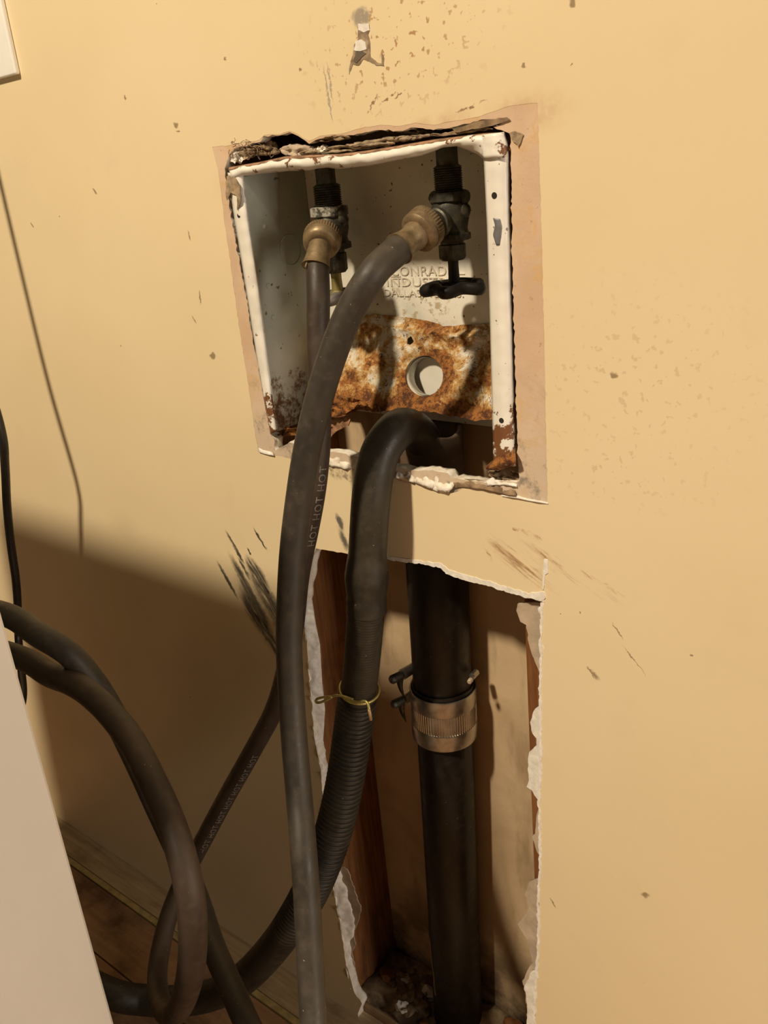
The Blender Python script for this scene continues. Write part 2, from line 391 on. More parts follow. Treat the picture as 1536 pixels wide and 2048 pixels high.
def box_bm(bm, x0, x1, y0, y1, z0, z1, bev=0.):
    r = bmesh.ops.create_cube(bm, size=1, matrix=Matrix.Translation(((x0+x1)/2, (y0+y1)/2, (z0+z1)/2)) @ Matrix.Diagonal((x1-x0, y1-y0, z1-z0, 1)))
    if bev:
        es = {e for v in r['verts'] for e in v.link_edges}
        bmesh.ops.bevel(bm, geom=list(es), offset=bev, segments=3, profile=.6, affect='EDGES')
def box(name, dims, mat, parent=None, bev=.0, **kw):
    bm = bmesh.new(); box_bm(bm, *dims, bev=bev); return from_bm(name, bm, mat, parent, angle=35, **kw)
def catmull(pts, step):
    out = []; n = len(pts)
    for i in range(n-1):
        p0 = pts[max(i-1, 0)]; p1 = pts[i]; p2 = pts[i+1]; p3 = pts[min(i+2, n-1)]
        k = max(2, int((p2-p1).length/step))
        for j in range(k):
            t = j/k
            out.append(.5*((2*p1)+(p2-p0)*t+(2*p0-5*p1+4*p2-p3)*t*t+(-p0+3*p1-3*p2+p3)*t**3))
    out.append(pts[-1]); return out
def smooth_path(p, it=3):
    for _ in range(it): p = [p[0]]+[(p[i-1]+p[i]*2+p[i+1])/4 for i in range(1, len(p)-1)]+[p[-1]]
    return p
def frames(path, ref=None):
    T = [(path[min(i+1, len(path)-1)]-path[max(i-1, 0)]).normalized() for i in range(len(path))]
    n = Vector(ref) if ref else Vector((0, 0, 1))
    if abs(n.dot(T[0])) > .9: n = Vector((1, 0, 0))
    out = []
    for t in T:
        n = (n-t*n.dot(t)).normalized(); out.append((t, n, t.cross(n)))
    return out
def tube_bm(bm, path, rad, seg=24, caps=True, flat=1., ref=None):
    fr = frames(path, ref); rings = []; s = 0
    for i, (p, (t, n, b)) in enumerate(zip(path, fr)):
        if i: s += (path[i]-path[i-1]).length
        r = rad(s) if callable(rad) else rad
        rings.append([bm.verts.new(p+n*math.cos(a)*r+b*math.sin(a)*r*flat) for a in (2*math.pi*k/seg for k in range(seg))])
    for a, b in zip(rings, rings[1:]):
        for k in range(seg): bm.faces.new((a[k], a[(k+1) % seg], b[(k+1) % seg], b[k]))
    if caps: bm.faces.new(rings[0][::-1]); bm.faces.new(rings[-1])
    return rings
def tube(name, path, rad, mat, parent=None, seg=24, **kw):
    bm = bmesh.new(); tube_bm(bm, path, rad, seg); return from_bm(name, bm, mat, parent, angle=60, **kw)
def path_px(ctrl, step=.006, it=3):
    return smooth_path(catmull([P(*c) for c in ctrl], step), it)
def lathe(name, origin, axis, prof, mat, parent=None, seg=32, facets=None, ref=None, knurl=None, **kw):
    """prof: list of (distance along axis, radius[, sides]); sides 6 squares a ring off to a hexagon; knurl=(i0,i1,n,depth)"""
    a = Vector(axis).normalized(); x = Vector(ref) if ref else (Vector((1, 0, 0)) if abs(a.x) < .9 else Vector((0, 0, 1)))
    x = (x-a*x.dot(a)).normalized(); y = a.cross(x); bm = bmesh.new(); rings = []
    if knurl: seg = knurl[2]*2
    for i, pr in enumerate(prof):
        s, r = pr[0], pr[1]; sides = pr[2] if len(pr) > 2 else 0; ring = []
        for k in range(seg):
            th = 2*math.pi*k/seg; rr = r
            if sides:
                h = math.pi/sides; rr = r/max(.1, math.cos((th % (2*h))-h))*math.cos(h)*1.0
            if knurl and knurl[0] <= i <= knurl[1] and k % 2: rr -= knurl[3]
            ring.append(bm.verts.new(Vector(origin)+a*s+x*math.cos(th)*rr+y*math.sin(th)*rr))
        rings.append(ring)
    for p, q in zip(rings, rings[1:]):
        for k in range(seg): bm.faces.new((p[k], p[(k+1) % seg], q[(k+1) % seg], q[k]))
    bm.faces.new(rings[0][::-1]); bm.faces.new(rings[-1])
    return from_bm(name, bm, mat, parent, angle=40, **kw)
def lump(name, c, size, mat, parent=None, seed=0, sub=3, amp=.35, freq=60, rot=0, **kw):
    bm = bmesh.new(); bmesh.ops.create_icosphere(bm, subdivisions=sub, radius=1)
    R_ = Matrix.Rotation(math.radians(rot), 3, 'Y')
    for v in bm.verts:
        d = 1+amp*(noise.noise(v.co*1.6+Vector((seed*7.1, 0, 0)))+.7*noise.noise(v.co*3.7+Vector((0, seed*3.3, 0)))+.4*noise.noise(v.co*8+Vector((0, 0, seed))))
        v.co = Vector(c) + R_ @ Vector((v.co.x*size[0]*d, v.co.y*size[1]*d, v.co.z*size[2]*d))
    return from_bm(name, bm, mat, parent, angle=40, **kw)
def text_mesh(txt, size, extrude=0.0, spacing=1.0, res=3):
    cu = bpy.data.curves.new('text', 'FONT'); cu.body = txt; cu.size = size; cu.extrude = extrude; cu.space_character = spacing; cu.resolution_u = res
    o = bpy.data.objects.new('text', cu); C.objects.link(o); bpy.context.view_layer.update()
    dg = bpy.context.evaluated_depsgraph_get(); me = bpy.data.meshes.new_from_object(o.evaluated_get(dg))
    bpy.data.objects.remove(o); return me

# ================================================================ THE WALL
H1 = [(453,322),(462,303),(480,292),(520,284),(528,272),(560,270),(580,264),(596,272),(618,286),(640,276),(690,272),(730,264),(762,260),(800,262),(830,254),(868,260),(905,254),(960,240),(1008,237),(1010,244),(985,255),(1002,262),
      (1020,268),(1021,300),(1026,600),(1036,940),(1038,962),(1010,962),(975,968),(945,960),(905,958),(893,948),(865,940),(835,942),(800,936),(775,930),(740,918),(722,914),(700,912),(682,905),(655,904),(620,900),(600,893),(578,884),(562,896),(552,900),(548,880),(540,866),(458,410),(449,345)]
H2 = [(632,1096),(700,1108),(770,1114),(800,1122),(845,1126),(880,1134),(900,1148),(960,1164),(1000,1176),(1040,1188),(1086,1200),(1083,1260),(1081,1400),(1083,1500),(1079,1600),(1082,1700),(1078,1800),(1076,1900),(1071,2000),(1069,2080),(1067,2150),(1066,2250),
      (740,2030),(709,1985),(706,1975),(692,1930),(682,1860),(670,1800),(660,1740),(650,1640),(640,1530),(628,1470),(622,1400),(614,1300),(608,1230),(612,1180),(622,1130)]
h1 = ragged(H1, 7, 3.2, 1); h2 = ragged(H2, 8, 2.2, 2)
# keep the bottom of the lower hole just above the floor
def clampz(poly):
    out = []
    for p in poly:
        out.append(p)
    return out
PAINT = [(425,294),(452,292),(466,288),(490,284),(520,280),(528,270),(560,268),(580,262),(597,269),(618,282),(640,272),(690,266),(730,254),(762,250),(800,252),(830,246),(868,250),(900,243),(925,240),(960,232),(990,222),(1020,212),(1075,205),
         (1082,420),(1089,700),(1095,1005),(1055,998),(1020,992),(985,984),(935,974),(908,986),(880,984),(850,975),(800,962),(780,950),(725,942),(690,936),(650,932),(625,922),(585,918),(516,905),(498,780),(478,650),(450,450),(438,350)]
pt = ragged(PAINT, 9, 1.6, 3)
def rect_px(x0, x1, z0, z1):
    """outline of a wall rectangle, given in metres, as pixels on the plane Y=0"""
    out = []
    for x, z in ((x0, z0), (x1, z0), (x1, z1), (x0, z1)):
        r = Vector((x, 0, z))-CAM; out.append((x, z))
    return out
# the wall sheets are triangulated in wall metres instead of pixels (they run beyond the camera's field)
def wall_sheet(name, outer_m, holes_px, y, thick, mat, side_mat, parent, side_jit, edge=.35, **kw):
    holes = [[(lambda q: (q.x, q.z))(P(*p, 0)) for p in h] for h in holes_px]
    vs_, es = [], []
    for lp in [outer_m]+holes:
        s = len(vs_); n = len(lp); vs_ += [Vector(p) for p in lp]; es += [(s+i, s+(i+1) % n) for i in range(n)]
    V, E_, Fc, *_ = delaunay_2d_cdt(vs_, es, [], 0, 1e-6)
    bm = bmesh.new(); fr = [bm.verts.new((v[0], y, v[1])) for v in V]
    for f in Fc:
        c = (sum(V[i][0] for i in f)/3, sum(V[i][1] for i in f)/3)
        if inside(c, outer_m) and not any(inside(c, h) for h in holes):
            bm.faces.new([fr[i] for i in f])
    bmesh.ops.recalc_face_normals(bm, faces=bm.faces); front = list(bm.faces)
    if front[0].normal.y > 0: bmesh.ops.reverse_faces(bm, faces=front)
    bnd = [e for e in bm.edges if len(e.link_faces) == 1]; dup = {}
    def jit(p, k, s): 
        q = p*s; return Vector((noise.noise(q)+.6*noise.noise(q*2.3), 0, noise.noise(q+Vector((5, 5, 5)))+.6*noise.noise(q*2.3+Vector((2, 2, 2)))))*k
    bv = {v for e in bnd for v in e.verts}
    for f in front:
        nv = []
        for v in f.verts:
            if v not in dup:
                p = v.co.copy(); p.y += thick
                if v in bv: p += jit(p, side_jit*.7, 90)
                dup[v] = bm.verts.new(p)
            nv.append(dup[v])
        bm.faces.new(nv[::-1])
    L = 4; mid = {}
    for e in bnd:
        lo = e.link_loops[0]; v1, v2 = lo.vert, lo.link_loop_next.vert
        for v in (v1, v2):
            if v not in mid:
                col = [v]
                for k in range(1, L):
                    p = v.co.lerp(dup[v].co, k/L); p += jit(p+Vector((0, k*.01, 0)), side_jit, 160); col.append(bm.verts.new(p))
                mid[v] = col+[dup[v]]
        for k in range(L):
            f = bm.faces.new((mid[v2][k], mid[v1][k], mid[v1][k+1], mid[v2][k+1])); f.material_index = 1
    for e in bm.edges:
        if len(e.link_faces) == 2 and e.calc_face_angle(0) > math.radians(50): e.smooth = False
    me = bpy.data.meshes.new(name); bm.to_mesh(me); bm.free()
    return link(name, me, [mat, side_mat], parent, True, **kw)
RW = [(-2.3, -.02), (.9, -.02), (.9, 2.3), (-2.3, 2.3)]
h2m = [p for p in h2 if P(*p, 0).z > .03]
i_ = max(range(len(h2m)), key=lambda i: h2m[i][1])
_px = lambda x, z: (lambda c: (CX+F*(c.dot(right))/c.dot(fwd), CY-F*(c.dot(up))/c.dot(fwd)))(Vector((x, 0, z))-CAM)
h2m = h2m[:i_+1]+[_px(P(1068, 2100, 0).x, -.05), _px(P(712, 2000, 0).x, -.05), _px(P(712, 2000, 0).x, .006)]+h2m[i_+1:]
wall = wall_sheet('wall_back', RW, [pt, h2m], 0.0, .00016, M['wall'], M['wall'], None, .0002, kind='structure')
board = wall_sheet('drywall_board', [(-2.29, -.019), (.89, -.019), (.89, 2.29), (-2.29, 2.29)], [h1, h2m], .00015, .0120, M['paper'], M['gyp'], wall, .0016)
# crumbled gypsum along the torn edge of the strip and thin curls of paper
def strip_sheet(name, top, bot, d0, d1, mat, parent, n=None, bulge=0., amp=0., thick=.001, freq=.06, rows=6, dense=6, **kw):
    """surface between two pixel lines at depths d0 (first) and d1 (second) with a bulge towards the room"""
    def resample(pl, k):
        L = [0]
        for a, b in zip(pl, pl[1:]): L.append(L[-1]+math.hypot(b[0]-a[0], b[1]-a[1]))
        out = []
        for i in range(k):
            s = L[-1]*i/(k-1); j = max(0, min(len(L)-2, next((q for q in range(len(L)-1) if L[q+1] >= s-1e-9), len(L)-2)))
            t = (s-L[j])/max(1e-9, L[j+1]-L[j]); out.append((pl[j][0]+(pl[j+1][0]-pl[j][0])*t, pl[j][1]+(pl[j+1][1]-pl[j][1])*t))
        return out
    Ln = max(sum(math.hypot(b[0]-a[0], b[1]-a[1]) for a, b in zip(pl, pl[1:])) for pl in (top, bot)); k = max(4, int(Ln/dense))
    A, B = resample(top, k), resample(bot, k); bm = bmesh.new(); G = []
    for i in range(k):
        row = []
        for j in range(rows+1):
            t = j/rows; x = A[i][0]+(B[i][0]-A[i][0])*t; y = A[i][1]+(B[i][1]-A[i][1])*t
            d = d0+(d1-d0)*t-bulge*math.sin(math.pi*t)**.6
            q = Vector((x*freq, y*freq, 3)); d += amp*(noise.noise(q)+.5*noise.noise(q*2.3))
            row.append(bm.verts.new(P(x, y, d)))
        G.append(row)
    for i in range(k-1):
        for j in range(rows): bm.faces.new((G[i][j], G[i+1][j], G[i+1][j+1], G[i][j+1]))
    o = from_bm(name, bm, mat, parent, **kw)
    md = o.modifiers.new('t', 'SOLIDIFY'); md.thickness = thick; md.offset = 0
    return o
strip_sheet('crumbled_gypsum', [(625,902),(660,904),(690,908),(715,914),(722,916)], [(628,924),(655,932),(690,938),(715,943),(722,943)], .003, -.0010, M['gyp'], wall, bulge=.0006, amp=.004, freq=.06, dense=3)
strip_sheet('crumbled_gypsum', [(795,934),(830,936),(850,940),(875,944),(895,952),(905,960)], [(790,955),(830,966),(850,974),(878,984),(898,984),(908,972)], .006, -.0012, M['gyp'], wall, bulge=.0016, amp=.005, freq=.06, dense=3)
strip_sheet('torn_face_paper', [(905,962),(930,958),(960,960),(985,968),(1015,970),(1030,972)], [(900,976),(935,976),(970,980),(1000,988),(1020,992),(1032,992)], .003, -.001, M['tear'], wall, bulge=.001, amp=.002, label='grey-brown torn paper curl')
strip_sheet('crumbled_gypsum', [(972,962),(985,955),(1000,958),(1034,962)], [(975,972),(990,970),(1010,970),(1034,974)], .004, -.001, M['gypc'], wall, bulge=.001, amp=.003, freq=.1, dense=3)
strip_sheet('crumbled_gypsum', [(1000,988),(1030,990),(1060,998),(1096,1004)], [(1005,993),(1030,996),(1060,1002),(1096,1008)], .001, -.001, M['gypc'], wall, bulge=.001, amp=.001, thick=.0006)
strip_sheet('crumbled_gypsum', [(517,895),(530,899),(545,905)], [(519,905),(533,910),(548,912)], .001, -.001, M['gypc'], wall, bulge=.001, amp=.001, thick=.0006)
# chipped white line along the cut edges of the lower hole
sheet('chipped_edge', ragged([(772,1110),(800,1117),(845,1121),(880,1128),(902,1142),(960,1158),(1000,1170),(1040,1182),(1088,1195),(1088,1203),(1040,1192),(1000,1180),(960,1168),(900,1152),(880,1137),(845,1129),(800,1124),(772,1115)], 4, 3.0, 31), [], -.0005, .002, M['gypc'], wall, side_jit=.0006)
_e = [(1084,1205),(1082,1260),(1080,1400),(1082,1500),(1078,1600),(1081,1700),(1077,1800),(1075,1900),(1070,2000),(1068,2080)]
sheet('chipped_edge', ragged([(x+2.5, y) for x, y in _e]+[(x-2.5, y) for x, y in _e[::-1]], 4, 2.6, 32), [], -.0004, .0015, M['gypc'], wall, side_jit=.0004)
strip_sheet('exposed_gypsum', [(615,1150),(608,1190),(607,1230),(612,1300),(620,1400),(627,1470),(640,1530),(650,1640)], [(617,1160),(624,1200),(630,1240),(640,1290),(644,1360),(650,1420),(646,1480),(656,1540),(668,1640)], .0002, .0118, M['gypc'], wall, bulge=.0, amp=.0030, freq=.05, dense=3)
strip_sheet('exposed_gypsum', [(662,1720),(669,1800),(681,1860),(690,1930),(701,1978)], [(676,1720),(694,1775),(699,1800),(712,1835),(708,1870),(702,1885),(708,1935),(714,1985)], .0002, .0118, M['gypc'], wall, bulge=.0, amp=.0030, freq=.05, dense=3)
sheet('torn_back_paper', ragged([(668,1720),(695,1740),(712,1790),(722,1815),(716,1845),(706,1870),(712,1890),(704,1905),(712,1950),(716,1985),(700,1990),(680,1860)], 4, 2.2, 33), [], .0105, .0012, M['brownpaper'], wall)
# layered remains behind the cut at the right of the lower hole
TP = [(1092,1204),(1036,1208),(1033,1222),(1040,1243),(1052,1250),(1058,1290),(1066,1312),(1078,1345),(1081,1400),(1092,1400)]
sheet('torn_back_paper', ragged(TP, 5, 1.6, 5), [], .0085, .0035, M['brownpaper'], wall, side_jit=.0006)
G1 = [(1092,1405),(1078,1412),(1066,1424),(1060,1445),(1063,1462),(1072,1478),(1073,1492),(1058,1505),(1056,1530),(1058,1560),(1054,1574),(1066,1585),(1076,1602),(1092,1612)]
sheet('gypsum_chip', ragged(G1, 5, 2.2, 6), [], .007, .005, M['gypc'], wall, side_jit=.001)
G2 = [(1092,1600),(1078,1606),(1072,1640),(1070,1668),(1064,1672),(1072,1700),(1082,1716),(1092,1716)]
sheet('torn_back_paper', ragged(G2, 5, 1.6, 7), [], .0085, .0035, M['brownpaper'], wall, side_jit=.0006)
G3 = [(1092,1758),(1058,1764),(1050,1790),(1058,1816),(1046,1838),(1034,1848),(1044,1864),(1058,1890),(1064,1925),(1054,1942),(1045,1962),(1052,1990),(1054,2040),(1050,2100),(1092,2110)]
sheet('torn_back_paper', ragged(G3, 5, 2.4, 8), [], .0075, .004, M['brownpaper'], wall, side_jit=.0008)
G4 = [(1086,1944),(1060,1946),(1056,1958),(1048,1975),(1054,2000),(1056,2030),(1050,2060),(1054,2100),(1086,2100)]
sheet('gypsum_chip', ragged(G4, 5, 2.6, 9), [], .0025, .005, M['gypc'], wall, side_jit=.001)
for i, (x, y, s) in enumerate([(1080,1222,2.4),(1084,1294,2.6),(1078,1835,3.4),(1080,1868,3.6),(1082,1655,2.6),(1080,1575,2.2),(1081,1700,2.2),(1074,1955,3.2)]):
    p = P(x, y, 0); lump('gypsum_crumb', p+Vector((0, .001, 0)), (.0011*s, .0011, .0016*s), M['gypc'], wall, seed=i, sub=2)
# plaster showing where the seam cracked above the lower hole's corner, and lifted paper of the wall-anchor scar
sheet('gypsum_chip', ragged([(1088,1118),(1095,1119),(1096,1146),(1090,1150),(1087,1180),(1085,1180),(1086,1140)], 4, .8, 10), [], -.0006, .0008, M['gypc'], wall)
sheet('gypsum_chip', ragged([(1060,1186),(1088,1184),(1091,1196),(1080,1203),(1050,1192)], 4, 1.2, 11), [], -.0008, .002, M['gypc'], wall)
sheet('peeled_paint', ragged([(716,50),(738,47),(739,62),(736,70),(740,86),(741,112),(752,124),(763,128),(762,106),(766,108),(768,132),(752,131),(738,122),(726,118),(718,131),(706,128),(698,150),(699,132),(706,108),(707,92),(716,78)], 3, 1.6, 14), [], -.0004, .0005, M['lint'], wall)
sheet('peeled_paint', ragged([(716,48),(738,47),(739,60),(728,64),(717,60)], 3, 1.2, 12), [], -.0006, .0005, M['gypc'], wall)
sheet('peeled_paint', ragged([(712,82),(722,79),(730,84),(732,98),(718,103),(708,101)], 3, 1.5, 13), [], -.0008, .0006, M['gypc'], wall)
sheet('peeled_paint', ragged([(712,104),(724,102),(732,108),(722,116),(712,126),(706,122)], 3, 1.5, 15), [], -.0008, .0006, plain('dark_scar', (.14, .11, .08), .9), wall)
# torn debris above the box: folded paper, gypsum lumps and lint
def crumple(name, x0, y0, x1, y1, hpx, d0, mat, seed, amp=.004, **kw):
    ang = math.atan2(y1-y0, x1-x0); n = 24; m_ = 7; bm = bmesh.new(); G = []
    for i in range(n+1):
        t = i/n; row = []
        for j in range(m_+1):
            s = (j/m_-.5)*hpx*(1-.75*abs(2*t-1)**2.5)
            x = x0+(x1-x0)*t-math.sin(ang)*s; y = y0+(y1-y0)*t+math.cos(ang)*s
            q = Vector((x*.045, y*.14, seed*5.3)); d = d0+amp*(1.6*noise.noise(q)+.9*noise.noise(q*2.2)+.5*noise.noise(q*5))
            y += 3*noise.noise(q*1.9+Vector((3, 3, 3))); row.append(bm.verts.new(P(x, y, d)))
        G.append(row)
    for i in range(n):
        for j in range(m_): bm.faces.new((G[i][j], G[i+1][j], G[i+1][j+1], G[i][j+1]))
    o = from_bm(name, bm, mat, wall, **kw); md = o.modifiers.new('t', 'SOLIDIFY'); md.thickness = .0008; return o
crumple('torn_face_paper', 600, 306, 790, 285, 15, .004, M['lint'], 1, .004)
crumple('torn_face_paper', 700, 292, 860, 270, 11, .002, M['lint'], 2, .003)
crumple('torn_face_paper', 560, 300, 640, 305, 26, .007, M['brownpaper'], 3, .003)
crumple('torn_face_paper', 480, 300, 560, 302, 18, .006, M['tear'], 4, .006)
crumple('torn_face_paper', 620, 280, 700, 274, 10, .003, M['tear'], 5, .005)
crumple('torn_face_paper', 860, 272, 985, 256, 6, .001, M['tear'], 6, .001)
crumple('torn_face_paper', 800, 262, 866, 268, 9, .009, M['tear'], 9, .006)
sheet('torn_face_paper', ragged([(905,258),(960,242),(1012,234),(1020,240),(990,250),(950,258),(912,266)], 5, 1.6, 15), [], -.0012, .0008, M['tear'], wall)
sheet('torn_face_paper', ragged([(1018,266),(1030,262),(1046,270),(1042,282),(1036,296),(1034,288),(1024,280)], 4, 1.6, 16), [], -.0010, .0008, M['lint'], wall)
sheet('torn_face_paper', ragged([(453,352),(466,350),(480,372),(482,402),(474,420),(472,392),(462,384),(454,400),(450,385)], 4, 1.8, 17), [], -.0036, .0008, M['lint'], wall)
for i, (x, y, d, sx, sz, mt) in enumerate([(474,312,.005,.008,.006,'gypc'),(492,307,.006,.007,.005,'lint'),(508,300,.009,.009,.004,'tear'),(482,297,.008,.006,.004,'gyp'),(535,293,.010,.008,.004,'tear'),(462,314,.006,.004,.006,'lint'),(648,298,.008,.006,.003,'gyp'),(770,284,.006,.007,.003,'lint')]):
    lump('gypsum_crumb', P(x, y, d), (sx, .004, sz), M[mt], wall, seed=i+20, amp=.7)
# thin lint hairs in the left corner
hb = bmesh.new()
for i in range(34):
    x = rnd.uniform(462, 545); y = rnd.uniform(285, 312); p = P(x, y, rnd.uniform(-.003, .006)); pts = [p]
    for k in range(5): pts.append(pts[-1]+Vector((rnd.uniform(-.004, .004), rnd.uniform(-.002, .001), rnd.uniform(-.003, .003))))
    tube_bm(hb, catmull(pts, .002), .00022, 4)
from_bm('lint_hair', hb, M['tear'], wall, kind='stuff')

# ---------------------------------------------------------------- inside of the wall
SX = -.660
ls = box('wall_stud', (SX-.038, SX, .0130, .1020, .015, 2.28), M['stud'], wall, .002)
xr = P(1056, 1400, .0135).x
box('wall_stud', (xr, xr+.038, .0130, .1020, .015, 2.28), M['stud'], wall, .001)
box('wall_panel_rear', (-1.2, .3, .1022, .115, .002, 2.28), M['back'], wall)
box('sole_plate', (-1.2, .3, .0132, .1018, -.02, .014), M['plate'], wall, .002)
# header block closes the bay above
box('blocking', (SX+.001, xr-.001, .0132, .1018, 1.18, 1.22), M['stud'], wall, .001)
# rubble on the sole plate
for i in range(46):
    x = rnd.uniform(SX+.02, xr-.02); y = rnd.uniform(.022, .09); s = rnd.uniform(.004, .013)
    if math.hypot(x+.523, y-.06) < .045: continue
    lump('plaster_rubble', (x, y, .020+s*.5), (s, s*.8, s*.6), M[rnd.choice(['tear', 'gyp', 'stud', 'tear', 'back'])], wall, seed=i, sub=2, amp=.6)
lump('plaster_rubble', (-.592, .030, .026), (.010, .008, .007), M['gypc'], wall, seed=91, amp=.5)
lump('plaster_rubble', (-.600, .055, .024), (.022, .016, .009), M['tear'], wall, seed=92, amp=.6)
bm = bmesh.new()
for k in range(22):
    for j in range(1): pass
R_, Cc = 26, 14; G = []
for i in range(R_+1):
    row = []
    for j in range(Cc+1):
        x = SX+.001+(xr-SX-.002)*i/R_; y = .014+.087*j/Cc; z = .017+.013*(noise.noise(Vector((x*40, y*40, 1)))+.6*noise.noise(Vector((x*110, y*110, 4)))+.45)
        row.append(bm.verts.new((x, y, max(z, .0145))))
    G.append(row)
for i in range(R_):
    for j in range(Cc): bm.faces.new((G[i][j], G[i+1][j], G[i+1][j+1], G[i][j+1]))
from_bm('dirt_heap', bm, M['back'], wall, kind='stuff')

# ---------------------------------------------------------------- floor
floor = box('floor', (-2.4, 1.4, -3.0, .115, -.06, -.021), M['floor'], None, kind='structure')
y = -.0005; k = 0
def plank(y0, y1, mat, top=0., **kw):
    bm = bmesh.new(); box_bm(bm, -2.3, 1.2, y0, y1, -.0205, top, bev=.0012); return from_bm('floor_board', bm, mat, floor, angle=35, **kw)
plank(-.0475, .0125, M['tanboard'], -.0005, label='pale tan board along the wall')
plank(-.0585, -.0490, plain('yellow_lit_edge', (.50, .38, .15), .6), .0005, label='narrow strip tinted yellow as a lit board edge')  # yellow tint stands in for light on the board's edge
y = -.0600
while y > -1.3:
    plank(y-.0835, y, M['floor'], -.001-.0015*rnd.random()); y -= .085

# ================================================================ OUTLET BOX
bx = thing('washer_outlet_box', 'chipped white metal washing machine valve box set in the wall, rusty at the bottom', 'utility box')
TU = [(458,336),(490,330),(520,325),(570,314),(620,311),(680,309),(730,303),(800,292),(870,280),(935,272),(968,268),(1004,266)]
TL = [(464,362),(484,353),(520,347),(575,341),(620,340),(634,336),(655,334),(676,337),(740,330),(800,318),(840,311),(866,302),(884,294),(914,291),(934,298),(955,307),(970,318),(1006,316)]
strip_sheet('top_rail', TU, [p for p in TL if p[0] < 960]+[(966,316)], .002, .0025, M['enamel'], bx, bulge=.006, amp=.0022, thick=.0011, freq=.03, rows=8)
strip_sheet('torn_metal_lip', TU, [(p[0], p[1]+5) for p in TU], .001, -.001, plain('rusty_bare_edge', (.42, .24, .14), .8, .2, 120, .5), bx, bulge=.002, amp=.0012, thick=.0012, rows=3)
strip_sheet('left_flange', [(456,345),(470,440),(490,560),(512,700),(527,790),(541,868)], [(486,352),(497,440),(516,560),(533,700),(544,790),(554,862)], .001, .002, M['enamel'], bx, bulge=.0028, amp=.0012, thick=.0011, freq=.02)
strip_sheet('right_flange', [(968,305),(975,450),(980,600),(984,760),(988,934)], [(1016,292),(1019,450),(1022,600),(1026,760),(1031,932)], .0005, .002, M['enamel'], bx, bulge=.0055, amp=.0006, thick=.0012, freq=.02, rows=12)
strip_sheet('corner_cap', [(962,270),(963,290),(966,317)], [(1008,264),(1014,285),(1016,314)], -.001, .001, M['enamel'], bx, bulge=.0062, amp=.0010, thick=.0012, freq=.05, rows=12)
# interior panels
x0, x1 = -.6495, -.3855
zt = P(700, 300, 0).z; zt = 1.0765; zb = P(553, 856, 0).z
YB = .0845
pan = lambda n, d, **kw: box(n, d, M['left' if n == 'left_panel' else 'boxin'], bx, .0004, **kw)
pan('left_panel', (x0-.0012, x0, .0015, YB, zb-.004, zt))
pan('right_panel', (x1, x1+.0012, .0015, YB, zb+.004, zt))
pan('top_panel', (x0, x1, .0015, YB, zt, zt+.0012))
pan('back_panel', (x0, x1, YB, YB+.0012, P(700, 820, YB).z, zt))
# round knock-out and rivets on the left panel
def disc_on_left(py_, yy, r, mat, name, t=.0006):
    z = py_; lathe(name, (x0-.0002, yy, z), (1, 0, 0), [(0, r), (t, r), (t+.0001, r*.9)], mat, bx, seg=24)
kz = P(572, 500, .052); bm = bmesh.new()
tube_bm(bm, [Vector((x0+.0003, kz.y+.0145*math.cos(a), kz.z+.0145*math.sin(a))) for a in [2*math.pi*i/48 for i in range(49)]], .00035, 6, caps=False)
from_bm('knockout_ring', bm, M['left'], bx)
for (px_, py_) in ((537,572),(547,635),(530,455)):
    for d in (.0,): 
        q = None; lo, hi = .0, .09
        for _ in range(30):
            mdl = (lo+hi)/2
            if P(px_, py_, mdl).x > x0: lo = mdl
            else: hi = mdl
        q = P(px_, py_, mdl); lathe('rivet', (x0-.0002, q.y, q.z), (1, 0, 0), [(0, .003), (.0006, .003), (.0012, .0018)], M['left'], bx, seg=16)
for (px_, py_, r) in ((989,391,.0024),(1003,841,.0022),(478,431,.0022),(537,795,.0020)):
    p = P(px_, py_, -.0015 if px_ < 900 else -.0046); lathe('screw_hole', p, (0, 1, 0), [(-.0004, r), (.004, r)], M['hole'], bx, seg=16)
strip_sheet('bare_metal_chip', [(986,436),(990,450),(986,470),(992,490)], [(1000,438),(1003,452),(1002,474),(1000,490)], -.0056, -.0048, plain('grey_bare_metal', (.20, .20, .21), .5, .3), bx, bulge=.0004, thick=.0002, dense=3)
# maker's wording pressed into the back panel
def emboss(txt, px_, py_, wpx, size, tilt=0, cut=None):
    me = text_mesh(txt, size, .0007, 1.05); a = P(px_, py_, YB); b = P(px_+wpx, py_, YB)
    W = max(v.co.x for v in me.vertices)-min(v.co.x for v in me.vertices); s = abs(b.x-a.x)/W
    for v in me.vertices: v.co = Vector((a.x+v.co.x*s, YB-.0002+v.co.z, a.z+v.co.y))
    link('embossed_lettering', me, plain('pressed_letter_enamel', (.66, .60, .50), .5), bx, smooth=False)
emboss('CONRADIE', 782, 551, 132, .0125); emboss('INDUSTRIES', 773, 572, 158, .0118); emboss('DALLAS, TEXAS.', 768, 592, 158, .0100)
for zpx in (548, 556):
    a = P(912, zpx, YB); box('embossed_line', (a.x, a.x+.010, YB-.0007, YB, a.z-.0004, a.z+.0004), plain('pressed_line', (.66, .60, .50), .5), bx)
a = P(775, 566, YB); b = P(800, 566, YB)
for zz in (553, 557): 
    a = P(782, zz, YB); box('embossed_line', (a.x, a.x+.012, YB-.0007, YB, a.z-.0003, a.z+.0003), plain('pressed_line', (.66, .60, .50), .5), bx)
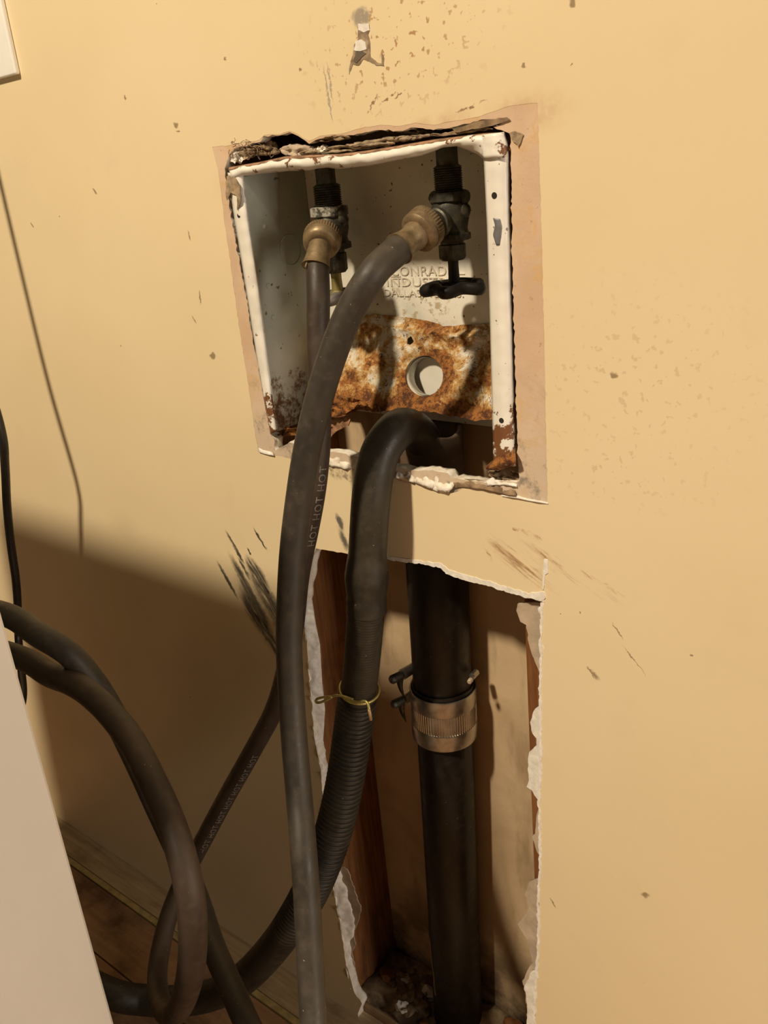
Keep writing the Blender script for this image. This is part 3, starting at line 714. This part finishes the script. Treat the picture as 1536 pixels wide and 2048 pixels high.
# rusted bottom bracket, leaning out from the back panel
def bdepth(x, y):
    top = 640+22*max(0, min(1, (x-760)/150))-.0*x; t = (y-top)/190.; t = max(0, min(1, t))
    d = .082-.046*t**1.1
    lip = math.exp(-((y-top-10)/9.)**2)*.0055; d -= lip
    q = Vector((x*.02, y*.02, 2.)); d += .0045*noise.noise(q)+.0022*noise.noise(q*2.6)+.0010*noise.noise(q*6)
    r = math.hypot((x-848)/38, (y-752)/41); d += .0035*math.exp(-((r-1.0)/.25)**2)
    d += .006*math.exp(-((x-690)/28)**2-((y-700)/22)**2)-.004*math.exp(-((x-712)/14)**2-((y-748)/20)**2)
    return d
BR = [(652,648),(690,641),(720,633),(745,628),(775,632),(800,634),(835,638),(865,645),(885,652),(905,652),(945,649),(983,647),(986,700),(988,780),(988,838),(950,842),(930,836),(900,832),(868,824),(820,822),(780,822),(745,824),(722,820),(700,826),(682,835),(664,834),(652,830),(645,760),(645,700)]
hole_c = [(848+38*math.cos(a)*(1.0), 752+41*math.sin(a)) for a in [2*math.pi*i/40 for i in range(40)]]
sheet('rusted_bracket', ragged(BR, 6, 2.4, 21), [hole_c, ragged([(815,678),(822,672),(828,684),(820,690),(814,688)], 3, 1., 5)], bdepth, .0012, M['rust'], bx, grid=7)
# collar inside the drain hole
hc = P(848, 752, bdepth(848, 752)); rr = .0175
bm = bmesh.new(); rings = []
for k, (dy, f) in enumerate([(0, 1.02), (.003, 1.0), (.012, .97), (.0125, .93), (.003, .94)]):
    rings.append([bm.verts.new(P(848+38*f*math.cos(a), 752+41*f*math.sin(a), bdepth(848+38*math.cos(a), 752+41*math.sin(a))+.0005)+Vector((0, dy, -dy*.25))) for a in [2*math.pi*i/40 for i in range(40)]])
for p_, q_ in zip(rings, rings[1:]):
    for k in range(40): bm.faces.new((p_[k], p_[(k+1) % 40], q_[(k+1) % 40], q_[k]))
from_bm('hole_collar', bm, M['boxin'], bx)
sheet('rust_flake', ragged([(655,832),(690,826),(702,838),(696,852),(676,860),(664,870),(656,884),(652,860)], 4, 2., 23), [], lambda x, y: .040+.004*noise.noise(Vector((x*.1, y*.1, 0))), .0012, M['flake'], bx, grid=6)
sheet('rust_flake', ragged([(541,852),(552,850),(560,858),(590,856),(640,852),(650,864),(620,868),(560,872),(545,866)], 4, 2., 24), [], lambda x, y: .004+(x-540)*.00035+.004*noise.noise(Vector((x*.1, y*.1, 0))), .0016, M['rust'], bx, grid=6)
# bottom return of the left panel, rusted through
sheet('rust_flake', ragged([(648,800),(700,795),(722,800),(735,812),(705,818),(690,828),(660,836),(648,836)], 4, 2.4, 25), [], lambda x, y: .034+.005*noise.noise(Vector((x*.08, y*.12, 0))), .0012, M['rust'], bx, grid=6)
# curled lower end of the right flange
strip_sheet('curled_end', [(970,936),(985,922),(1005,908),(1030,900)], [(974,938),(992,940),(1010,936),(1032,926)], -.002, -.006, M['rust'], bx, bulge=.005, amp=.003, thick=.0012, freq=.05)
lump('lint_tuft', P(1010, 952, .006), (.011, .005, .005), M['lint'], bx, seed=51, amp=.8)

# ================================================================ VALVES
def rod(name, a, b, r, mat, parent, seg=20, **kw): return tube(name, [a, a.lerp(b, .5), b], r, mat, parent, seg, **kw)
def valve(label, nodes, out_dir, out_pt, lime, wheel_r, wheel_mat, gland_mat, cdir, cpt, cr, n_lobes=5, wrot=0, knurl_n=36):
    t = thing('angle_valve', label, 'valve', group=None)
    z = {k: v for k, v in nodes.items()}
    mt = M['bronze']
    def seg_l(name, prof, mat, facets=None, **kw):
        # prof in (px_y, radius px, sides); axis between the px points of nodes
        pts = []; o = None
        base = axis_pt(prof[0][0]); ax = Vector((0, 0, -1))
        pr = [((base.z-axis_pt(p[0]).z), p[1]/ppm(p[0]), *(p[2:])) for p in prof]
        return lathe(name, base, ax, pr, mat, t, **kw)
    (xa, ya), (xb, yb), dep = nodes['axis']
    def axis_pt(y):
        q = P(xa+(xb-xa)*(y-ya)/(yb-ya), y, dep); b = P(xa, ya, dep); return Vector((b.x*.5+P(xb, yb, dep).x*.5, dep, q.z))
    def ppm(y): return pxm(axis_pt(y))
    y = nodes['y']
    seg_l('supply_pipe', [(y[0]-50, nodes['r'][0]), (y[1], nodes['r'][0])], mt)
    thr = []; yy = y[1]; k = 0
    while yy < y[2]: thr += [(yy, nodes['r'][1]*.9), (yy+2.1, nodes['r'][1]), (yy+2.9, nodes['r'][1])]; yy += 4.6
    seg_l('threaded_nipple', [(y[1]-3, nodes['r'][0])]+thr, mt)
    R = nodes['r'][2]
    seg_l('inlet_collar', [(y[2]-2, R*.8), (y[2], R, 8), (y[2]+17, R, 8), (y[2]+20, R*.85)], M['lime'] if lime else mt)
    seg_l('valve_body', [(y[2]+18, R*.82), (y[2]+28, R*.92), ((y[2]+y[3])/2, R*.95), (y[3]-24, R*.82), (y[3]-16, R*.86), (y[3]-14, R*.98, 8), (y[3]-2, R*.98, 8), (y[3], R*.7)], mt)
    seg_l('packing_nut', [(y[3]-1, R*.58), (y[3]+5, R*.58), (y[3]+7, nodes['r'][3], 6), (y[4]-5, nodes['r'][3], 6), (y[4], nodes['r'][3]*.75)], mt)
    seg_l('valve_stem', [(y[4]-2, nodes['r'][4]), (y[4]+12, nodes['r'][4]*.95), (y[5]-10, nodes['r'][4]*1.05), (y[5]-4, nodes['r'][4]*1.6), (y[5]+3, nodes['r'][4]*1.6)], gland_mat)
    # cast lugs on the body
    for s, yy in ((1, y[2]+12), (1, y[3]-60), (-1, y[2]+10)):
        c = axis_pt(yy); lump('cast_lug', c+Vector((s*R*.92/ppm(yy), .0, 0)), (.0042, .006, .006), mt, t, seed=int(yy), sub=2, amp=.15)
    # hand wheel: scalloped rim, spokes, hub
    c = axis_pt(y[5]); hw = thing_part = None
    bm = bmesh.new(); N = 80; prof = []
    for i in range(N):
        a = 2*math.pi*i/N+wrot; rr_ = wheel_r*(1+.15*math.cos(n_lobes*a)); ring = []
        for k in range(10):
            b_ = 2*math.pi*k/10; dz = -.0009*math.cos(n_lobes*a); ring.append(bm.verts.new(c+Vector(((rr_-.0042+math.cos(b_)*.0050)*math.cos(a), (rr_-.0042+math.cos(b_)*.0050)*math.sin(a), math.sin(b_)*.0054-.0012+dz))))
        prof.append(ring)
    for i in range(N):
        for k in range(10): bm.faces.new((prof[i][k], prof[(i+1) % N][k], prof[(i+1) % N][(k+1) % 10], prof[i][(k+1) % 10]))
    whl = from_bm('hand_wheel', bm, wheel_mat, t)
    for i in range(n_lobes):
        a = 2*math.pi*i/n_lobes+wrot; e = c+Vector((math.cos(a)*wheel_r*.9, math.sin(a)*wheel_r*.9, -.001))
        rod('spoke', c+Vector((0, 0, .001)), e, .0036, wheel_mat, whl, 12)
    lathe('wheel_screw', c+Vector((0, 0, .001)), (0, 0, -1), [(0, .0060), (.004, .0055), (.006, .0035)], wheel_mat, whl, seg=16)
    # outlet boss and swivel coupling with hose ferrule
    b0 = axis_pt(out_pt); od = Vector(out_dir).normalized()
    lathe('outlet', b0, od, [(0, .0105), (.016, .0105), (.0165, .0125), (.021, .0125), (.022, .0110), (.034, .0110)], mt, t)
    return t, b0
V1, b1 = valve('blackened bronze valve at the right with a lobed black hand wheel and brass coupling',
    dict(axis=((897,300),(905,570),.042), y=(300,332,384,482,520,572), r=(22,29,40,30,11)), (-.02,-1,-.05), 440, False, .0262, M['wheel'], M['wheel'], None, None, None, wrot=.35)
V2, b2 = valve('tarnished bronze valve at the left with limescale on its collar and hidden grey wheel',
    dict(axis=((650,340),(676,590),.042), y=(340,370,414,500,545,590), r=(20,28,38,27,11)), (.45,-.9,-.10), 468, True, .0235, plain('grey_worn_wheel', (.20, .18, .16), .5, .3), plain('yellow_green_brass', (.30, .25, .10), .45, .5), None, None, None, wrot=.1)

def coupling(parent, c, ax, r, L, refax=None, n=40):
    """swivel nut of a hose end plus the crimped ferrule; c = nut centre, ax points away from the valve"""
    ax = Vector(ax).normalized()
    lathe('swivel_nut', c-ax*L*.5, ax, [(0, r*.86), (L*.05, r), (L*.5, r), (L*.56, r*.97), (L*.60, r*1.0), (L*.72, r*.98), (L*.9, r*.86), (L, r*.62)], M['brass'], parent, knurl=(1, 2, n, r*.05))
    return c+ax*L*.5
# ================================================================ HOSES
def hose_text(path, s0, reverse, txt, size, r, d, parent, name='hose_lettering', fr=None):
    me = text_mesh(txt, size, 0, 1.15, 2); S = [0]
    for a, b in zip(path, path[1:]): S.append(S[-1]+(b-a).length)
    d = Vector(d); import bisect
    bm = bmesh.new(); bm.from_mesh(me); bmesh.ops.subdivide_edges(bm, edges=[e for e in bm.edges if e.calc_length() > size*.3], cuts=1)
    for v in bm.verts:
        u = s0+(-v.co.x if reverse else v.co.x); i = min(len(path)-2, max(0, bisect.bisect(S, u)-1)); t = (u-S[i])/(S[i+1]-S[i])
        p = path[i].lerp(path[i+1], t); T = (path[i+1]-path[i]).normalized(); n = (d-T*d.dot(T)).normalized()
        up_ = n.cross(T) if not reverse else n.cross(-T)
        a = (v.co.y-size*.35)/r
        v.co = p+(n*math.cos(a)+up_*math.sin(a))*(r+.00025)
    me2 = bpy.data.meshes.new(name); bm.to_mesh(me2); bm.free()
    return link(name, me2, M['print'], parent, smooth=False)

# right (front) fill hose
HA = thing('fill_hose', 'thick brown-grey rubber fill hose curving in front from the right valve', 'hose')
cA = b1+Vector((-.003, -.037, -.004)); axA = Vector((-.12, -1, -.42)).normalized()
lathe('swivel_nut', cA-axA*.009, axA, [(0, .0150), (.001, .0174), (.0075, .0174), (.0080, .0162), (.0092, .0162), (.0097, .0171), (.0140, .0169), (.0160, .0150), (.0165, .0118)], M['brass'], HA, knurl=(1, 2, 44, .0005))
eA = cA+axA*.009
lathe('ferrule', eA-axA*.002, axA, [(0, .0115), (.004, .0118), (.007, .0104), (.012, .0108, 6), (.020, .0126, 6), (.0235, .0134)], M['brass'], HA, seg=36)
sA = eA+axA*.019
ctl = [sA, sA+axA*.014, sA+axA*.028]
pA = [P(*c) for c in [(747,545,-.055),(706,610,-.064),(672,690,-.072),(640,790,-.082),(614,900,-.092),(598,1000,-.10),(586,1100,-.11),(580,1200,-.12),(578,1300,-.13),(583,1400,-.14),(590,1500,-.155),(599,1600,-.17),(607,1700,-.19),(614,1800,-.205),(619,1900,-.22),(624,2000,-.235),(626,2080,-.25),(600,2170,-.26),(548,2160,-.26),(500,2060,-.255),(460,1970,-.24),(425,1890,-.225),(396,1800,-.205),(358,1710,-.20),(312,1610,-.20),(262,1500,-.205),(205,1390,-.22),(140,1308,-.235),(80,1272,-.245)]]
q = pA[-1]; pA += [Vector((q.x-.06, -.245, q.z+.008)), Vector((q.x-.14, -.262, q.z+.0)), Vector((q.x-.17, -.358, q.z))]
pathA = smooth_path(catmull(ctl+pA, .006), 4); RA = .0120
tube('rubber_hose', pathA, RA, M['hose'], HA, 28)
# left (rear) fill hose, printed HOT
HB = thing('fill_hose', 'thinner dark rubber fill hose with repeated HOT print, hanging from the left valve', 'hose')
odB = Vector((.45, -.9, -.10)).normalized(); cB = b2+odB*.036; axB = Vector((.42, -.78, -.46)).normalized()
lathe('swivel_nut', cB-axB*.009, axB, [(0, .0150), (.001, .0176), (.0075, .0176), (.0080, .0166), (.0092, .0166), (.0100, .0170), (.0140, .0160), (.0160, .0138), (.0165, .0105)], M['brass'], HB, knurl=(1, 2, 44, .0006))
eB = cB+axB*.0085; ax2 = Vector((.10, -.55, -1)).normalized()
pB0 = [eB, eB+axB*.005+ax2*.003, eB+axB*.007+ax2*.008, eB+axB*.008+ax2*.014]
fer = smooth_path(catmull(pB0, .003), 2)
bm = bmesh.new(); tot = sum((b-a).length for a, b in zip(fer, fer[1:]))
tube_bm(bm, fer, lambda s: .0102+.0024*(s/tot)**2+(.0006 if s > tot*.95 else 0), 28); from_bm('ferrule', bm, M['brass'], HB, angle=60)
bm = bmesh.new(); tube_bm(bm, [p+Vector((-.1, -1, .1)).normalized()*(.0104+.0028*(i/len(fer))**2) for i, p in enumerate(fer)], .0009, 8); from_bm('ferrule_seam', bm, M['brass'], HB)
dB = (fer[-1]).y
pB = [fer[-1]-ax2*.006] + [P(*c) for c in [(637,590,-.020),(636,660,-.026),(638,740,-.033),(640,820,-.040),(638,900,-.046),(630,980,-.052),(616,1060,-.056),(598,1150,-.06),(588,1250,-.062),(572,1340,-.062),(548,1420,-.064),(503,1505,-.07),(455,1590,-.08),(412,1670,-.095),(368,1755,-.12),(335,1840,-.16),(316,1930,-.20),(318,1995,-.235),(338,2030,-.262),(362,2010,-.285),(380,1950,-.297),(386,1880,-.30),(382,1800,-.298),(366,1720,-.29),(340,1640,-.28),(304,1560,-.268),(262,1480,-.256),(205,1410,-.248),(150,1368,-.246),(100,1350,-.246)]]
q = pB[-1]; pB += [Vector((q.x-.05, -.246, q.z+.004)), Vector((q.x-.12, -.262, q.z)), Vector((q.x-.15, -.358, q.z))]
pathB = smooth_path(catmull(pB, .006), 4)
def rB(s): return .0104+.0016*max(0, min(1, (s-.55)/.5))
tube('rubber_hose', pathB, rB, M['hose2'], HB, 26)
# lettering positions: arc length where the path passes pixel rows 1060 and 1690
def s_at(path, target):
    best = None; s = 0; bs = 0
    for i, p in enumerate(path):
        if i: s += (path[i]-path[i-1]).length
        d_ = (p-target).length
        if best is None or d_ < best: best = d_; bs = s
    return bs
s1 = s_at(pathB, P(612, 1075, -.056)); s2 = s_at(pathB, P(412, 1670, -.095))
hose_text(pathB, s1, True, 'HOT HOT HOT', .0105, .0104, (.98, -.30, .1), HB)
hose_text(pathB, s2+.02, True, 'HOT HOT HOT HOT HOT HOT HOT', .0105, .0108, (.93, -.5, -.1), HB)

# drain hose: smooth crook into the stand pipe, cuff, then ribbed hose
HD = thing('drain_hose', 'fat dark grey drain hose hooked into the black standpipe, ribbed lower down', 'hose')
pD = [P(*c) for c in [(858,960,.062),(856,918,.060),(850,888,.053),(832,862,.038),(806,853,.018),(786,866,-.002),(762,900,-.016),(748,950,-.026),(741,1010,-.032),(737,1070,-.034),(734,1130,-.036),(733,1180,-.037),(733,1222,-.038)]]
pathD = smooth_path(catmull(pD, .004), 4); totD = sum((b-a).length for a, b in zip(pathD, pathD[1:]))
def rD(s):
    u = totD-s
    r = .0180
    if u < .012: r = .0196
    elif u < .050: r = .0197+.0014*math.exp(-((u-.036)/.009)**2)-.0008*math.exp(-((u-.018)/.0025)**2)
    else: r = .0180+.0016*max(0, 1-(u-.050)/.012)
    if s < .05: r = .0150+.003*s/.05
    return r
tube('hose_crook', pathD, rD, M['drain'], HD, 32)
pE = [P(*c) for c in [(733,1205,-.038),(729,1260,-.039),(723,1330,-.040),(714,1400,-.041),(704,1470,-.044),(694,1540,-.05),(678,1620,-.06),(655,1700,-.072),(622,1780,-.084),(580,1850,-.096),(530,1915,-.108),(476,1965,-.120),(415,1992,-.13),(350,2002,-.145),(290,2000,-.165),(230,1990,-.19)]]
q = pE[-1]; pE += [q+Vector((-.07, -.02, .01)), q+Vector((-.15, -.04, .02))]
pathE = smooth_path(catmull(pE, .0010), 6)
s_r = s_at(pathE, P(716, 1395, -.041))
s_f = s_at(pathE, P(565, 1870, -.10))
def rE(s):
    if s < s_r: return .0182 + (.0006*math.cos(2*math.pi*s/.0042) if s < 0 else .00012*math.cos(2*math.pi*s/.003))
    k = 2*math.pi*(s-s_r)/.0060
    return .0188+.0016*math.tanh(2.4*math.cos(k))*max(0, min(1, (s_f-s)/.08))+.001*min(1, (s-s_r)/.3)
# even samples so the ribs stay regular
def even(path, st):
    out = [path[0]]; acc = 0
    for a, b in zip(path, path[1:]):
        L = (b-a).length
        while acc+L >= st:
            t = (st-acc)/L; a = a.lerp(b, t); out.append(a); L = (b-a).length; acc = 0
        acc += L
    return out
tube('ribbed_hose', even(pathE, .00062), rE, M['drain'], HD, 28)
# yellow wire spring clamp
WC = thing('wire_clamp', 'yellow zinc spring wire clamp round the ribbed drain hose', 'clamp')
c = P(719, 1378, -.040); T = (P(712, 1430, -.041)-P(724, 1320, -.040)).normalized(); n_ = (Vector((0, -1, 0))-T*Vector((0, -1, 0)).dot(T)).normalized(); b_ = T.cross(n_)
if b_.x < 0: b_ = -b_
pts = []
for i in range(61):
    a = math.radians(-150+i*(360+75)/60)   # 0 = towards the room, + = to the right
    rr_ = .0204+.0004*math.sin(a*2); lift = .007*math.sin(a*.5)*0
    pts.append(c+(n_*math.cos(a)+b_*math.sin(a))*rr_+T*(.004*(i/60-.5)+.0025*math.cos(a)))
e0 = P(738, 1402, -.064); e1 = P(741, 1418, -.066); e2 = P(738, 1438, -.066)
ring = pts
ringpath = smooth_path(ring, 1)
bm = bmesh.new(); tube_bm(bm, ringpath, .0014, 10); from_bm('wire_ring', bm, M['wire'], WC)
tabL = [P(706, 1399, -.0605), P(688, 1393, -.0610), P(670, 1391, -.061), P(655, 1399, -.062), P(640, 1405, -.063), P(632, 1404, -.063), P(634, 1398, -.063), P(650, 1394, -.0625), P(664, 1394, -.062)]
bm = bmesh.new(); tube_bm(bm, smooth_path(catmull(tabL, .001), 2), .0014, 10); from_bm('clamp_tab', bm, M['wire'], WC)
tabR = [P(690, 1397, -.0612), P(712, 1403, -.0610), P(730, 1402, -.0600), P(736, 1408, -.0605), P(739, 1422, -.0625), P(741, 1437, -.063)]
bm = bmesh.new(); tube_bm(bm, smooth_path(catmull(tabR, .001), 2), .0014, 10); from_bm('clamp_tab', bm, M['wire'], WC)
bm = bmesh.new(); tube_bm(bm, [P(738, 1418, -.0625), P(740, 1428, -.063), P(741.5, 1440, -.063)], .0016, 10); from_bm('bare_wire_tip', bm, plain('brown_wire_tip', (.45, .30, .16), .5, .3), WC)

# ================================================================ STANDPIPE
SP = thing('drain_standpipe', 'black plastic drain standpipe standing inside the open wall', 'pipe')
pt0 = P(862, 900, .066); pb = P(916, 2040, .066); axs = Vector(((pt0.x+pb.x)/2*0+0, 0, 0))
xt, xb_ = pt0.x, pb.x
def pip(z): 
    t = (pt0.z-z)/(pt0.z-pb.z); return Vector((xt+(xb_-xt)*t, .067, z))
ztop = P(872, 858, .066).z; zcl = P(888, 1420, .060).z
def pipe_seg(name, z0, z1, r, ri, mat, **kw):
    bm = bmesh.new(); prof = []
    a, b = pip(z0), pip(z1); ax = (b-a).normalized(); L = (b-a).length
    x = Vector((1, 0, 0)); x = (x-ax*x.dot(ax)).normalized(); y = ax.cross(x); seg = 56
    lst = [(0.0, ri), (0.0, r-.001), (.001, r), (L-.001, r), (L, r-.001), (L, ri)] if not ri else [(L*.5, ri), (.001, ri), (0, ri+.001), (0, r-.0012), (.0012, r), (L-.001, r), (L, r-.001), (L, ri)]
    rings = []
    for s, q in lst:
        if q <= 0: q = .0005
        ring = []
        for k in range(seg):
            th = 2*math.pi*k/seg; tilt = 0
            if s < .01 and name == 'pipe_mouth': tilt = .0035*math.sin(th*2+1)+.002*noise.noise(Vector((math.cos(th)*2, math.sin(th)*2, 0)))
            ring.append(bm.verts.new(a+ax*(s+tilt)+(x*math.cos(th)+y*math.sin(th))*q))
        rings.append(ring)
    for p_, q_ in zip(rings, rings[1:]):
        for k in range(seg): bm.faces.new((p_[k], p_[(k+1) % seg], q_[(k+1) % seg], q_[k]))
    bm.faces.new(rings[-1])
    return from_bm(name, bm, mat, SP, angle=50, **kw)
pipe_seg('pipe_mouth', ztop, ztop-.12, .0315, .0262, mat_rubber('brown_worn_plastic', (.075, .048, .032), (.15, .10, .068), .5, .4))
pipe_seg('pipe_upper', ztop-.115, zcl+.0, .0325, 0, M['pipe'])
pipe_seg('pipe_lower', zcl-.0, .0160, .0315, 0, M['pipe'])
# dried drips on the lower pipe
for (x0_, y0_, y1_, w_) in ((863,1855,1990,1.2),(858,1985,2035,1.6)):
    pth = []
    for i in range(8):
        yy = y0_+(y1_-y0_)*i/7; xx = x0_+(14 if x0_ > 860 else 10)*(i/7)*1.0-6+2*noise.noise(Vector((i*.7, x0_, 0)))
        lo, hi = .0, .06
        # meet the pipe's surface
        for _ in range(25):
            md_ = (lo+hi)/2; q = P(xx, yy, md_); cc = pip(q.z)
            if math.hypot(q.x-cc.x, q.y-cc.y) > .0316: lo = md_
            else: hi = md_
        pth.append(P(xx, yy, lo))
    bm = bmesh.new(); tube_bm(bm, smooth_path(catmull(pth, .003), 2), .0008*w_, 6); from_bm('dried_drip', bm, plain('tan_drip', (.30, .21, .12), .8), SP)
# shielded band coupling
BC = thing('band_coupling', 'stainless shielded band coupling clamped round the black standpipe', 'pipe clamp')
yA = P(888, 1378, .061).z; yB = P(890, 1472, .061).z
def band(name, z0, z1, r, mat, corr=0, **kw):
    bm = bmesh.new(); seg = 320 if corr else 64; a, b = pip(z0), pip(z1); ax = (b-a).normalized(); x = Vector((1, 0, 0)); x = (x-ax*x.dot(ax)).normalized(); y = ax.cross(x); rings = []
    for cpt, ro in ((a, -.0012), (a, 0), (a.lerp(b, .06), .0004), (a.lerp(b, .94), .0004), (b, 0), (b, -.0012)):
        rings.append([bm.verts.new(cpt+(x*math.cos(t_)+y*math.sin(t_))*(r+ro+(corr*(.5 if (k//2) % 2 else -.5) if corr else 0))) for k, t_ in ((k, 2*math.pi*k/seg) for k in range(seg))])
    rings.append(rings[0])
    for p_, q_ in zip(rings, rings[1:]):
        for k in range(seg): bm.faces.new((p_[k], p_[(k+1) % seg], q_[(k+1) % seg], q_[k]))
    return from_bm(name, bm, mat, BC, angle=35, **kw)
H_ = yA-yB
band('rubber_sleeve', yA+.004, yB-.001, .0340, M['pipe'])
band('corrugated_shield', yA-H_*.25, yB+H_*.26, .0358, M['steel'], corr=.0006)
band('clamp_band', yA, yA-H_*.31, .0366, M['steel']); band('clamp_band', yB+H_*.31, yB, .0366, M['steel'])
for i, (px_, py_) in enumerate(((812,1336),(818,1386))):
    cc = P(px_, py_, .050); zz = cc.z; ctr = pip(zz); d_ = Vector((-.86, -.5, 0)).normalized(); base = ctr+d_*.0395
    lathe('screw_head', base+Vector((.002, -.012, 0)), (-.25, -1, 0), [(0, .0048), (.010, .0050, 6), (.013, .0050, 6), (.0145, .0036)], M['bronze'], BC, seg=24)
    lathe('screw_housing', base+Vector((.004, .008, 0)), (-.1, -1, 0), [(0, .0058), (.018, .0062), (.0185, .0046)], M['steel'], BC, seg=16)
    # strap tail pointing down and away
    bm = bmesh.new(); G = []
    for k in range(9):
        t_ = k/8; p_ = base+Vector((-.001-.002*math.sin(t_*3)+.004*t_*t_, -.010, -.004-.026*t_)); w_ = .0042*(1-t_)**.7
        G.append([bm.verts.new(p_+Vector((sx*w_, sy*w_*.4, 0))) for sx, sy in ((-1, -1), (1, 1))])
    for a_, b_2 in zip(G, G[1:]): bm.faces.new((a_[0], a_[1], b_2[1], b_2[0]))
    o = from_bm('strap_tail', bm, M['bronze'], BC); md = o.modifiers.new('t', 'SOLIDIFY'); md.thickness = .0008
ctr = pip(P(955, 1358, .07).z)
lathe('screw_head', ctr+Vector((.0420, -.006, .003)), (.2, -1, 0), [(0, .0028), (.004, .0030, 6), (.005, .002)], plain('pale_screw', (.62, .52, .38), .5, .4), BC, seg=24)
lathe('screw_housing', ctr+Vector((.0385, .010, .003)), (0.1, -1, 0), [(0, .0036), (.010, .0038), (.0105, .003)], M['steel'], BC, seg=16)

# ================================================================ WASHER, CORD, WALL PLATE
WX, WY = P(100, 1570, -.365).x, -.365
W = thing('washing_machine', 'white washing machine side panel at the lower left edge', 'washing machine')
bm = bmesh.new(); box_bm(bm, WX-.68, WX, WY-.66, WY, .03, .98, bev=.006); from_bm('cabinet', bm, M['washer'], W, angle=35)
box('control_console', (WX-.675, WX-.005, WY-.11, WY-.006, .975, 1.105), M['washer'], W, .012)
box('lid', (WX-.58, WX-.10, WY-.60, WY-.14, .979, .991), M['washer'], W, .004)
for sx in (-.62, -.06):
    for sy in (-.60, -.06): lathe('foot', (WX+sx, WY+sy, .0), (0, 0, 1), [(0, .022), (.012, .022), (.013, .010), (.034, .010)], M['cord'], W)
box('rear_panel', (WX-.66, WX-.02, WY-.004, WY+.002, .06, .95), plain('grey_galvanised_steel', (.20, .20, .19), .5, .3), W, .001)  # unseen panel, kept dark to cut bounce light into the wall shadow
# inlet elbows and drain spigot on its back
for p_ in (pathA[-1], pathB[-1]):
    lathe('inlet_connector', (p_.x, WY-.004, p_.z), (0, 1, 0), [(0, .016), (.010, .016), (.011, .0125), (.024, .0125)], M['brass'], W)
cd = thing('power_cord', 'black power cord hanging behind the washing machine at the left edge', 'cord')
pc = [Vector((-1.060, -.016, 1.262)), Vector((-1.062, -.040, 1.258)), Vector((-1.062, -.075, 1.22)), Vector((-1.060, -.088, 1.10)), Vector((-1.056, -.09, .95))]+[P(*c) for c in [(0,850,-.09),(10,930,-.09),(14,1010,-.09),(22,1090,-.09),(32,1160,-.092),(36,1225,-.095),(37,1280,-.10),(42,1330,-.12),(40,1420,-.16)]]
q = pc[-1]; pc += [Vector((q.x-.06, -.20, q.z-.08)), Vector((q.x-.12, -.268, q.z-.1))]
bm = bmesh.new(); tube_bm(bm, smooth_path(catmull(pc, .006), 3), .0042, 14, flat=1.35, ref=(0, 1, 0)); from_bm('cord_cable', bm, M['cord'], cd)
lathe('cord_plug', (-1.060, -.0062, 1.262), (0, -1, 0), [(0, .015), (.014, .015), (.024, .009)], M['cord'], cd)
c0 = P(35, 148, -.004); pl = thing('wall_plate', 'ivory outlet cover plate at the top left edge of the wall', 'wall plate')
bm = bmesh.new(); box_bm(bm, c0.x-.115, c0.x, -.0062, -.0002, c0.z, c0.z+.125, bev=.0022); from_bm('cover', bm, M['platewhite'], pl, angle=40)
